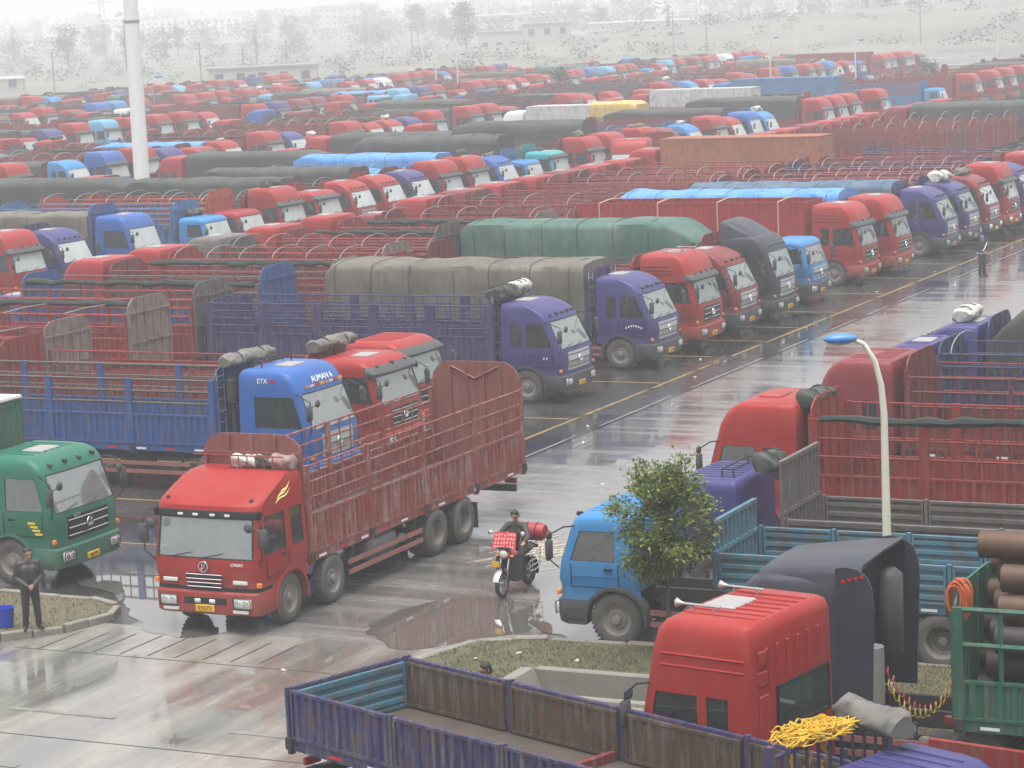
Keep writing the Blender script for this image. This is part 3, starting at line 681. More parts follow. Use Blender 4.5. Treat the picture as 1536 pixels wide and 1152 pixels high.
def box_body(t, x0, x1, z0, z1, col, lod, mat=None, doors=True, frames=None, open_top=False, w=1.24):
    bm = mat or W(col); L = x0 - x1; H = z1 - z0
    for s in (1, -1):
        if lod < 2: part('side_wall', t, bm, lambda m: corr_panel(m, L, H, .32, .03), ('cw', round(L, 2), round(H, 2)), (x0 if s > 0 else x1, s * (w - .04), z0), (0, 0, 0 if s > 0 else math.pi))
        else: part('side_wall', t, bm, lambda m: m.box(-L, 0, -.03, .03, 0, H), ('cw2', round(L, 2), round(H, 2)), (x0, s * (w - .04), z0))
    part('front_wall', t, bm, lambda m: corr_panel(m, 2 * w - .1, H - .02, .3, .025), ('fw', round(H, 2)), (x0 + .01, w - .05, z0 + .005), (0, 0, R(90)))
    part('floor_frame', t, CHAS, lambda m: m.box(x1, x0, -w + .06, w - .06, z0 - .12, z0 - .005), ('cf', round(L, 2), round(z0, 2)))
    if not open_top: part('roof', t, bm if mat is None else mat, lambda m: (m.box(x1, x0, -w + .02, w - .02, z1 + .002, z1 + .03), [m.box(x0 - .35 - k * .6, x0 - .15 - k * .6, -w + .12, w - .12, z1 + .03, z1 + .045) for k in range(int(L / .6))]), ('rf', round(L, 2), round(z1, 2), round(x0, 2)))
    if doors:
        for s in (1, -1):
            d = part('door', t, bm, lambda m: corr_panel(m, w - .08, H - .04, .4, .02), ('dr', round(H, 2)), (x1 - .01, (w - .05) if s < 0 else -.01, z0 + .01), (0, 0, R(90)))
            if lod < 2:
                for q in (.25, .7): part('lock_rod', d, STEEL, lambda m: m.tube([(0, -.06, .05), (0, -.06, H - .1)], .016, 5), ('lk', round(H, 2)), (-(w - .08) * q, 0, 0))
    return bm
BUNDLE_I = [0]
def bundle(loc, rz, size, mat, seed, label, name='rolled_tarp', group=None, strap=True):
    rng = random.Random(seed); L, r = size
    def fn(m):
        n = 26; rings = []
        for k in range(n + 1):
            u = k / n; y = (u - .5) * L; e = min(1, .3 + 9 * u, .3 + 9 * (1 - u)); ring = []
            for j in range(20):
                a = 2 * math.pi * j / 20; ca, sa = math.cos(a), math.sin(a); q = Vector((u * L * 2.2 + seed * 7, ca * 1.1, sa * 1.1))
                lump = 1 + .38 * noise.noise(q) + .16 * (1 - 2 * abs(noise.noise(q * 2.6 + Vector((3, 1, 5))))) + .09 * math.sin(3 * a + u * L * 5 + seed)
                w_ = r * (.55 + .45 * e ** .5) * lump
                ring.append((w_ * 1.3 * ca, y + .05 * noise.noise(q * 3), max(.0, r * .78 + w_ * .95 * sa + .05 * noise.noise(Vector((u * 4, seed, 0))))))
            rings.append(ring)
        m.loft(rings, True, True, True)
    o = part(name, None, mat, fn, None, loc, (0, 0, rz), smooth=60)
    tag(o, label, 'tarp', group)
    if strap:
        for q in (-.25, .22): part('strap', o, BLACK, lambda m: m.tube([(r * 1.42 * math.cos(a), q * L, max(.01, r * .8 + r * 1.2 * math.sin(a))) for a in [2 * math.pi * j / 12 for j in range(13)]], .018, 4))
    return o

CABLEN = {k: -v['lev'][0][3] for k, v in CABS.items()}
def truck(X, Y, heading, lod, cab, col, body, label, name='cargo_truck', group=None, **o):
    "heading in degrees: 0 faces +X. (X, Y) is the point of the ground under the nose."
    t = thing(name, label, 'truck', (X, Y, 0), R(heading), group)
    co = dict(o.get('cab_o', {})); build_cab(t, cab, col, lod, co)
    cl = CABLEN[cab]; L = o.get('L', 12.4); bx0 = -o.get('bx0', cl + .32); bx1 = -L
    ax = o.get('axles') or {'6': [(-1.25, 0), (-L + 3.9, 1), (-L + 2.55, 1)], '4': [(-1.25, 0), (-L + 2.9, 1)], '8': [(-1.25, 0), (-3.1, 0), (-L + 3.7, 1), (-L + 2.35, 1)], 't': [(-1.25, 0), (-4.3, 1), (-5.6, 1)]}[o.get('ax', '6')]
    chassis(t, L if body != 'none' else 6.4, cl, ax, lod)
    bc = o.get('bcol', col); bo = o.get('bo', {})
    if body == 'stake': stake_body(t, bx0, bx1, lod, bc, bo)
    elif body == 'tarp':
        stake_body(t, bx0, bx1, max(lod, 1), bc, dict(bo, zt=bo.get('zt', 2.2), head=bo.get('head', 3.3), tail=None))
        tarp_cover(t, bx0 - .05, bx1 + .02, bo.get('zlow', 1.75), bo.get('zside', 3.2), bo.get('ztop', 3.6), o['tarpmat'], lod, o.get('seed', 1), slope_front=bo.get('sf', 0))
    elif body == 'drop': stake_body(t, bx0, bx1, lod, bc, dict(dict(zt=FZ + .02 + bo.get('hd', .6), head=2.3, tail=None, horiz=True), **bo))
    elif body == 'box':
        box_body(t, bx0, bx1, 1.25, o.get('boxz', 3.7), bc, lod, o.get('boxmat'), open_top=o.get('open_top', False), doors=True)
        if o.get('topper'): tarp_cover(t, bx0 + .02, bx1 - .02, o.get('boxz', 3.7) - .3, o.get('boxz', 3.7) + .02, o.get('boxz', 3.7) + .4, o['topper'], lod, o.get('seed', 2), w=1.28)
    if o.get('ladder') and lod < 2:
        def lad(m):
            for y in (-.17, .17): m.tube([(0, y, 1.1), (0, y, 3.25)], .016, 5)
            for k in range(7): m.tube([(0, -.17, 1.25 + k * .3), (0, .17, 1.25 + k * .3)], .012, 4)
        part('ladder', t, STEEL, lad, 'ladder', (bx0 + .09, -.95, 0))
        part('ladder', t, STEEL, lad, 'ladder', (bx0 + .09, .95, 0))
    return t

# ------------------------------------------------------------------ ground, road, markings
def wet_mat(name, dry, damp, streak, puddle=0.5, joints=None, bump=0.25, amt=1.0):
    k = NT(name); g = k.n('NewGeometry'); pos = g.outputs['Position']
    def mp(sc):
        m = k.n('Mapping'); m.inputs['Scale'].default_value = sc; k.l(pos, m.inputs['Vector']); return m.outputs[0]
    big = k.noise(mp((.13, .10, 1)), 1.0, 4, 0.55); st = k.noise(mp(streak), 1.0, 5, 0.62); fine = k.noise(pos, 26, 5, 0.7); med = k.noise(pos, 1.7, 6, 0.65)
    wetf = k.math('ADD', k.math('MULTIPLY', big, .55), k.math('MULTIPLY', st, .45))
    pud = k.ramp(wetf, [(puddle - .06, (0, 0, 0)), (puddle + .06, (1, 1, 1))])        # 1 = standing water
    film = k.ramp(k.math('ADD', k.math('MULTIPLY', st, .6), k.math('MULTIPLY', med, .4)), [(.24, (0, 0, 0)), (.74, (1, 1, 1))])
    c = k.mix(film, dry, damp); c = k.mix(k.math('MULTIPLY', med, .5), c, tuple(x * .6 for x in damp)); c = k.mix(k.math('MULTIPLY', pud, .75), c, tuple(x * .55 for x in damp))
    dry_r = k.math('SUBTRACT', .36 * amt, k.math('MULTIPLY', film, .24 * amt))
    rg = k.n('MixRGB'); k.l(pud, rg.inputs[0]); k.l(dry_r, rg.inputs[1]); rg.inputs[2].default_value = (.035, .035, .035, 1)
    h = k.math('MULTIPLY', k.math('ADD', k.math('MULTIPLY', fine, .5), k.math('MULTIPLY', st, 1.2)), k.math('SUBTRACT', 1.0, k.math('MULTIPLY', pud, .97)))
    MATS[name] = k.done(Base_Color=c, Roughness=rg.outputs[0], IOR=1.36, Specular_IOR_Level=.55, Coat_Weight=k.math('ADD', k.math('MULTIPLY', pud, .6), .25), Coat_IOR=1.33, Coat_Roughness=k.math('MULTIPLY', rg.outputs[0], .5), Normal=k.bump(h, bump, .012))
    return MATS[name]
ASPH = wet_mat('wet_asphalt', (.075, .072, .07), (.045, .044, .044), (.22, .5, 1), .535)
CONC = wet_mat('wet_concrete_road', (.27, .255, .236), (.165, .156, .146), (.13, 1.5, 1), .505)
FORE = wet_mat('wet_forecourt', (.36, .335, .30), (.22, .203, .182), (1.3, .16, 1), .49)
LINEY = worn('road_paint_yellow', (.30, .185, .05), 1.0, (.09, .085, .075), (.12, .11, .10))
LINEW = worn('road_paint_white', (.23, .222, .21), 1.0, (.12, .115, .11), (.17, .16, .15))
def soil_mat(name, a, b, c):
    k = NT(name); g = k.n('NewGeometry'); n1 = k.noise(g.outputs['Position'], .9, 8, .7); n2 = k.noise(g.outputs['Position'], .03, 5)
    col = k.mix(k.ramp(n1, [(.35, (0, 0, 0)), (.65, (1, 1, 1))]), a, b); col = k.mix(k.ramp(n2, [(.4, (0, 0, 0)), (.62, (1, 1, 1))]), col, c)
    MATS[name] = k.done(Base_Color=col, Roughness=.95, Normal=k.bump(n1, .5, .04)); return MATS[name]
FIELD = soil_mat('field', (.17, .17, .13), (.22, .21, .17), (.12, .13, .10))
EARTH = soil_mat('verge_soil', (.10, .088, .05), (.14, .115, .07), (.09, .095, .045))
CON2 = plain('cast_concrete', (.21, .195, .165), .8, var=.35, scale=2.5, bump=.3)
HX0, HX1, HY0, HY1 = -19.9, -15.2, 39.75, 41.25          # the concrete ditch
def holed(m, x0, x1, y0, y1, z):
    m.add([(x0, y0, z), (x1, y0, z), (x1, HY0, z), (x0, HY0, z)], [(0, 1, 2, 3)]); m.add([(x0, HY1, z), (x1, HY1, z), (x1, y1, z), (x0, y1, z)], [(0, 1, 2, 3)])
    m.add([(x0, HY0, z), (HX0, HY0, z), (HX0, HY1, z), (x0, HY1, z)], [(0, 1, 2, 3)]); m.add([(HX1, HY0, z), (x1, HY0, z), (x1, HY1, z), (HX1, HY1, z)], [(0, 1, 2, 3)])
struct(part('ground', None, FIELD, lambda m: holed(m, -3200, 1200, -200, 3400, -.03)))
def lotp(m):
    z = 0; holed(m, -196, 40, 10, 300, 0)
    m.add([(-196, 300, z), (40, 300, z), (40, 470, z), (-112, 470, z), (-150, 375, z), (-196, 330, z)], [tuple(range(6))])
struct(part('parking_lot', None, ASPH, lotp))
struct(part('road', None, CONC, lambda m: m.add([(-29.7, 42.6, .004), (-21.2, 42.6, .004), (-21.2, 300, .004), (-29.7, 300, .004)], [(0, 1, 2, 3)])))
fc = struct(part('forecourt', None, FORE, lambda m: m.add([(-60, 12, .004), (-20.4, 12, .004), (-20.4, 42.595, .004), (-60, 42.595, .004)], [(0, 1, 2, 3)])))
JOINT = plain('joint_tar', (.03, .028, .027), .7)
for k in range(9): part('slab_joint', fc, JOINT, lambda m: m.box(-.02, .02, 0, 1.5, .0045, .0085), 'joint', (-30.4 + k * .62, 40.4 + .03 * k, 0))
part('slab_joint', fc, JOINT, lambda m: m.box(-31, -20.6, 40.36, 40.39, .0045, .0085)); part('slab_joint', fc, JOINT, lambda m: m.box(-31, -20.6, 35.2, 35.23, .0045, .0085))
rl_ = random.Random(3)
for xm, mt_, w_, g0 in ((-31.12, LINEY, .075, .35), (-29.9, LINEW, .045, 2.2)):
    y = 56.0
    while y < 172:
        l = rl_.uniform(2.0, 7.5)
        struct(part('road_marking', None, mt_, lambda m: m.add([(xm - w_ * rl_.uniform(.5, 1), y, .009), (xm + w_ * rl_.uniform(.5, 1), y + .1, .009), (xm + w_, y + l * .5, .009), (xm + w_ * rl_.uniform(.5, 1), y + l, .009), (xm - w_ * rl_.uniform(.5, 1), y + l - .15, .009), (xm - w_, y + l * .45, .009)], [(0, 1, 2, 3, 4, 5)])))
        y += l + rl_.uniform(.2, 1.2) * g0
for k, y in enumerate([49.5, 54.2, 59.2, 63.6, 67.9, 74.9, 80.7, 84.6, 88.2, 92.6, 98.4, 103.8, 109.2, 114.6, 118.2]):
    struct(part('bay_line', None, LINEY, lambda m: m.box(-45, -31.3, -.06, .06, .0045, .009), 'bayline', (0, y, 0)))
for x0, x1, y in ((-28.3, -26.0, 36.6), (-23.5, -21.0, 36.45), (-26.5, -25.9, 33.6)):
    struct(part('road_marking', None, LINEW, lambda m: m.box(x0, x1, y - .07, y + .07, .0085, .013)))

# standing water
kw_ = NT('puddle_water'); gw_ = kw_.n('NewGeometry'); nw_ = kw_.noise(gw_.outputs['Position'], 3.0, 3, .5)
WATER = kw_.done(Base_Color=(.11, .103, .093), Roughness=.03, IOR=1.36, Specular_IOR_Level=.6, Coat_Weight=1.0, Coat_IOR=1.33, Coat_Roughness=.01, Normal=kw_.bump(nw_, .03, .01))
def puddle(pts):
    n = len(pts); out = []
    for i in range(n):
        p0, p1, p2, p3 = (Vector((*pts[(i + q) % n], 0)) for q in (-1, 0, 1, 2))
        for j in range(8):
            t = j / 8; q = .5 * ((2 * p1) + (p2 - p0) * t + (2 * p0 - 5 * p1 + 4 * p2 - p3) * t * t + (3 * p1 - p0 - 3 * p2 + p3) * t ** 3); w = noise.noise(q * 1.6) * .2 + noise.noise(q * 5) * .04
            out.append((q.x + w, q.y + w * 1.6, .0105))
    struct(part('puddle', None, WATER, lambda m: m.add(out, [tuple(range(len(out)))[::-1]]), smooth=None))
puddle([(-33.05, 45.78), (-32.66, 46.7), (-31.68, 46.82), (-30.04, 46.57), (-28.6, 44.85), (-27.45, 42.8), (-28.02, 41.97), (-29.2, 42.31), (-30.1, 43.3), (-31.3, 44.6)])
puddle([(-22.31, 45.94), (-22.39, 47.43), (-21.92, 48.43), (-21.05, 48.92), (-19.73, 47.53), (-18.59, 44.71), (-18.68, 44.1), (-19.76, 43.9), (-20.6, 44.0), (-21.27, 44.3)])
puddle([(-24.85, 44.09), (-24.6, 45.92), (-23.5, 46.83), (-22.5, 45.98), (-21.6, 44.3), (-22.2, 43.6), (-22.6, 42.9), (-23.05, 42.4), (-23.93, 42.68)])
puddle([(-31.6, 78.2), (-30.9, 79.4), (-30.8, 80.6), (-31.5, 80.9), (-32.2, 79.6)])
# grass islands with kerbs
def island(poly, h, name, label):
    isl = struct(part(name, None, EARTH, lambda m: m.prism(poly, -.02, h - .02, 'xy')))
    n = len(poly)
    pts = [Vector((*p, 0)) for p in poly]; kk = 0
    for i in range(n):
        a, b = pts[i], pts[(i + 1) % n]; L = (b - a).length; m_ = max(1, round(L / .75)); d = (b - a).normalized(); ang = math.atan2(d.y, d.x)
        for j in range(m_):
            p = a + (b - a) * (j / m_); l = L / m_
            part('kerb_stone', isl, CON2, lambda m: m.bbox(.01, l - .01, -.16, .0, -.02, h + .015 + .02 * math.sin(kk * 2.3), .02), None, (p.x, p.y, 0), (0, 0, ang + .01 * math.sin(kk * 5)))
            kk += 1
    return isl
def inside(p, poly):
    c = False; n = len(poly)
    for i in range(n):
        (x1, y1), (x2, y2) = poly[i], poly[(i + 1) % n]
        if (y1 > p[1]) != (y2 > p[1]) and p[0] < (x2 - x1) * (p[1] - y1) / (y2 - y1) + x1: c = not c
    return c
k = NT('grass_blades'); gi = k.n('NewGeometry')
GRASS = k.done(Base_Color=k.ramp(gi.outputs['Random Per Island'], [(0, (.09, .092, .045)), (.45, (.11, .106, .05)), (.75, (.13, .115, .062)), (1, (.155, .135, .08))]), Roughness=.8)
def grass(poly, h, n, seed, hole=None, hmax=.09):
    rng = random.Random(seed); xs = [p[0] for p in poly]; ys = [p[1] for p in poly]
    def fn(m):
        c = 0
        while c < n:
            p = (rng.uniform(min(xs), max(xs)), rng.uniform(min(ys), max(ys)))
            c += 1
            if not inside(p, poly) or (hole and hole[0] < p[0] < hole[1] and hole[2] < p[1] < hole[3]): continue
            if noise.noise(Vector((p[0] * 1.3, p[1] * 1.3, seed))) < -.25 and rng.random() < .75: continue
            a = rng.uniform(0, 6.28); w = rng.uniform(.006, .014); hh = rng.uniform(.025, hmax); l = rng.uniform(0, .06); b = rng.uniform(0, 6.28)
            m.add([(p[0] - w * math.cos(a), p[1] - w * math.sin(a), h - .02), (p[0] + w * math.cos(a), p[1] + w * math.sin(a), h - .02), (p[0] + l * math.cos(b), p[1] + l * math.sin(b), h + hh)], [(0, 1, 2)])
    g = part('grass', None, GRASS, fn); g['kind'] = 'stuff'; g['label'] = 'short patchy grass and dead stalks on the verge'
    return g
# the verge is laid round the ditch in four pieces of one mesh
V0 = [(-21.7, 39.3), (-4, 39.3), (-4, 43.6), (-8, 43.6), (-20.6, 43.35), (-21.9, 42.9), (-22.3, 41.2)]
def verge(m):
    for pl in ([(-21.7, 39.3), (-4, 39.3), (-4, HY0), (-21.84, HY0)], [(-21.84, HY0), (HX0, HY0), (HX0, HY1), (-22.29, HY1)], [(HX1, HY0), (-4, HY0), (-4, HY1), (HX1, HY1)],
               [(-22.29, HY1), (-4, HY1), (-4, 43.6), (-8, 43.6), (-20.6, 43.35), (-21.9, 42.9)]): m.prism(pl, -.02, .14, 'xy')
vg = struct(part('verge', None, EARTH, verge))
kk = 0
for a, b in (((-4, 39.3), (-21.7, 39.3)), ((-21.7, 39.3), (-22.3, 41.2)), ((-22.3, 41.2), (-21.9, 42.9)), ((-21.9, 42.9), (-20.6, 43.35)), ((-20.6, 43.35), (-8, 43.6))):
    a, b = Vector((*a, 0)), Vector((*b, 0)); L = (b - a).length; m_ = max(1, round(L / .8)); ang = math.atan2((b - a).y, (b - a).x)
    for j in range(m_):
        p = a + (b - a) * (j / m_); kk += 1
        part('kerb_stone', vg, CON2, lambda m: m.bbox(.01, L / m_ - .02, .0, .2, -.02, .16 + .03 * math.sin(kk * 2.3), .03), None, (p.x, p.y, 0), (0, 0, ang + .03 * math.sin(kk * 5)))
grass(V0, .14, 60000, 3, (HX0 - .25, HX1 + .2, HY0 - .25, HY1 + .3), .06)
dt = thing('ditch', 'concrete lined drainage ditch with stained walls in the grass verge', 'ditch', (HX0, HY1, 0))
DW = HX1 - HX0; DH = HY1 - HY0
part('back_wall', dt, CON2, lambda m: m.bbox(0, DW, -.03, .16, -.72, .18, .02)); part('front_wall', dt, CON2, lambda m: m.bbox(0, DW, -DH - .16, -DH + .03, -.72, .17, .02))
part('ditch_floor', dt, CON2, lambda m: m.box(0.02, DW - .02, -DH + .031, -.031, -.74, -.55))
part('end_wall', dt, CON2, lambda m: m.prism([(-.28, .18), (-.02, .19), (.28, -.55), (.0, -.6)], -DH + .031, -.031)); part('end_wall', dt, CON2, lambda m: m.box(DW - .05, DW + .12, -DH + .031, -.031, -.7, .16))
V1 = [(-40, 39.0), (-33.5, 40.2), (-31.6, 40.75), (-30.75, 41.7), (-30.45, 42.8), (-30.75, 43.5), (-31.6, 43.85), (-34, 43.9), (-40, 43.6)]
island(V1, .15, 'traffic_island', ''); grass(V1, .15, 9000, 5, None, .03)

# ------------------------------------------------------------------ people: one remeshed body each
SKIN = plain('skin', (.36, .19, .13), .55, var=.12); HAIR = plain('hair', (.012, .011, .011), .6)
JACKET = plain('jacket_black', (.03, .029, .029), .5, var=.5, scale=9, bump=1.0); TROU = plain('trousers_dark', (.024, .025, .03), .85, var=.4, scale=8, bump=.9)
OLIVE = plain('jacket_olive', (.045, .042, .032), .7, var=.5, scale=9, bump=1.0); SHOE = plain('shoe', (.015, .014, .013), .4); NAVYC = plain('uniform_navy', (.018, .022, .035), .75, var=.3)
def capsule(m, a, ra, b, rb, n=12):
    a, b = Vector(a), Vector(b); d = b - a; L = d.length; d = d.normalized() if L > 1e-6 else Vector((0, 0, 1)); pts = []; rad = []
    for q in (-1, -.8, -.45): pts.append(a + d * ra * q); rad.append(ra * math.sqrt(max(.0004, 1 - q * q)))
    for q in (0, .33, .66, 1): pts.append(a + (b - a) * q); rad.append(ra + (rb - ra) * q)
    for q in (.45, .8, 1): pts.append(b + d * rb * q); rad.append(rb * math.sqrt(max(.0004, 1 - q * q)))
    m.tube(pts, rad, n)
def person(loc, rz, J, label, top, bot, shoe=SHOE, hair=True, hat=None, voxel=.011, parent=None, extra=None):
    pr = []      # (a, ra, b, rb, material)
    V = lambda q: Vector(q)
    pel, ch, nk, hd = V(J['pelvis']), V(J['chest']), V(J['neck']), V(J['head'])
    side = V(J['hipL']) - V(J['hipR']); side.normalize()
    for s in (-1, 1):
        pr += [(pel + side * s * .07, .115, pel + (ch - pel) * .45 + side * s * .06, .11, bot if s else top), (pel + (ch - pel) * .3 + side * s * .06, .132, ch + side * s * .075, .135, top)]
    shd = V(J['shL']) - V(J['shR'])
    pr += [(V(J['shL']) - shd * .12, .082, V(J['shR']) + shd * .12, .082, top), (ch, .115, nk - (nk - ch) * .25, .085, top), (nk - (nk - ch) * .1, .058, hd - (hd - nk) * .35, .052, SKIN)]
    for S in 'LR':
        hp, kn, an, to = (V(J[q + S]) for q in ('hip', 'knee', 'ankle', 'toe')); sh, el, wr, ha = (V(J[q + S]) for q in ('sh', 'el', 'wr', 'hand'))
        pr += [(hp, .104, kn, .076, bot), (kn, .076, an + V((0, 0, .02)), .064, bot), (an - V((0, 0, .025)), .045, to, .036, shoe), (an - V((0, 0, .03)), .045, an - V((0, 0, .04)) - (to - an).normalized() * .05, .04, shoe)]
        pr += [(sh, .076, el, .06, top), (el, .06, wr, .047, top)]
        d = (ha - wr).normalized(); u = V(J.get('palm' + S, (0, 0, 1))); u = (u - d * u.dot(d)).normalized(); w = d.cross(u)
        pr += [(wr, .03, wr + d * .035, .034, SKIN)]
        for k_ in range(4):
            base = wr + d * .07 + w * (k_ - 1.5) * .021; ln = (.065, .075, .07, .055)[k_]; tip = base + d * ln * .6 - u * ln * .25; tip2 = tip + d * ln * .2 - u * ln * .5
            pr += [(wr + d * .02 + w * (k_ - 1.5) * .014, .017, base, .0125, SKIN), (base, .0105, tip, .0095, SKIN), (tip, .0095, tip2, .008, SKIN)]
        sg = 1 if S == 'L' else -1
        pr += [(wr + d * .025 - w * sg * .025, .014, wr + d * .055 - w * sg * .052, .011, SKIN), (wr + d * .055 - w * sg * .052, .0105, wr + d * .09 - w * sg * .05 - u * .015, .009, SKIN)]
    hf = V(J.get('face', (1, 0, 0))).normalized(); hu = (hd - nk).normalized(); hs_ = hu.cross(hf).normalized(); hf = hs_.cross(hu)
    pr += [(hd + hu * .035 - hf * .015, .086, hd + hu * .03 + hf * .02, .083, SKIN), (hd - hu * .045 + hf * .02, .066, hd - hu * .075 + hf * .045, .045, SKIN), (hd + hf * .095 + hu * .0, .012, hd + hf * .115 - hu * .03, .016, SKIN), (hd + hf * .088 - hu * .062 - hs_ * .02, .011, hd + hf * .088 - hu * .062 + hs_ * .02, .011, SKIN)]
    for s in (-1, 1): pr += [(hd + hs_ * s * .087 - hf * .01 + hu * .015, .014, hd + hs_ * s * .09 - hf * .015 - hu * .025, .011, SKIN)]
    if extra: pr += extra
    m = MB()
    for a, ra, b, rb, mt in pr: capsule(m, a, ra, b, rb)
    me = m.mesh('tmp', None); o = bpy.data.objects.new('tmp', me); COL.objects.link(o)
    md = o.modifiers.new('r', 'REMESH'); md.mode = 'VOXEL'; md.voxel_size = voxel
    ms = o.modifiers.new('s', 'SMOOTH'); ms.iterations = 3; ms.factor = .5
    dg = bpy.context.evaluated_depsgraph_get(); dg.update(); bm_ = bpy.data.meshes.new_from_object(o.evaluated_get(dg)); bpy.data.objects.remove(o)
    mats = []
    for q in pr:
        if q[4] not in mats: mats.append(q[4])
    bm_.materials.clear()
    for q in mats: bm_.materials.append(q)
    nf = len(bm_.polygons); C = np.empty(nf * 3); bm_.polygons.foreach_get('center', C); C = C.reshape(-1, 3); best = np.full(nf, 9.0); idx = np.zeros(nf, int)
    for a, ra, b, rb, mt in pr:
        a, b = np.array(a), np.array(b); d = b - a; t_ = np.clip(((C - a) @ d) / max(1e-9, d @ d), 0, 1); ds = np.linalg.norm(C - a - t_[:, None] * d, axis=1) - (ra + (rb - ra) * t_)
        q = ds < best; best[q] = ds[q]; idx[q] = mats.index(mt)
    bm_.polygons.foreach_set('material_index', idx.astype(np.int32)); bm_.shade_smooth(); bm_.name = 'person'
    o = bpy.data.objects.new('person', bm_); COL.objects.link(o); o.location = loc; o.rotation_euler = (0, 0, rz); tag(o, label, 'person')
    def cap(m2):
        rings = []
        for i in range(7):
            th = math.pi / 2 * (i / 6) ; rr_ = math.cos(th); ring = []
            for k_ in range(16):
                ph = 2 * math.pi * k_ / 16; low = -.045 if math.cos(ph) < .2 else .045
                x = math.cos(ph) * .104 * rr_ ** .7 ; y = math.sin(ph) * .096 * rr_ ** .7; z = low + (.135 - low) * math.sin(th)
                ring.append(hd + hf * (x - .012) + hs_ * y + hu * z)
            rings.append(ring)
        m2.loft(rings, True, False, True)
    if hair: part('hair', o, hat or HAIR, cap, None, smooth=60)
    for s in (-1, 1): part('eye', o, HAIR, lambda m2: m2.ball(hd + hf * .098 + hs_ * s * .034 + hu * .012, (.012, .014, .007), 6, 4))
    return o, (hd, hf, hs_, hu)
def standing(h=1.72, **kw):
    s = h / 1.75
    J = dict(pelvis=(0, 0, .95), chest=(.0, 0, 1.27), neck=(-.01, 0, 1.47), head=(.015, 0, 1.62), hipL=(0, .09, .92), hipR=(0, -.09, .92), kneeL=(.015, .11, .5), kneeR=(.02, -.11, .5), ankleL=(-.02, .13, .09), ankleR=(-.02, -.13, .09), toeL=(.13, .16, .045), toeR=(.13, -.17, .045),
             shL=(-.01, .185, 1.41), shR=(-.01, -.185, 1.41), elL=(-.03, .27, 1.13), elR=(-.03, -.27, 1.13), wrL=(.06, .25, .89), wrR=(.06, -.25, .89), handL=(.08, .24, .72), handR=(.08, -.24, .72), palmL=(0, -1, 0), palmR=(0, 1, 0))
    J.update(kw)
    return {k_: (tuple(x * s for x in v) if k_ not in ('face', 'palmL', 'palmR') else v) for k_, v in J.items()}

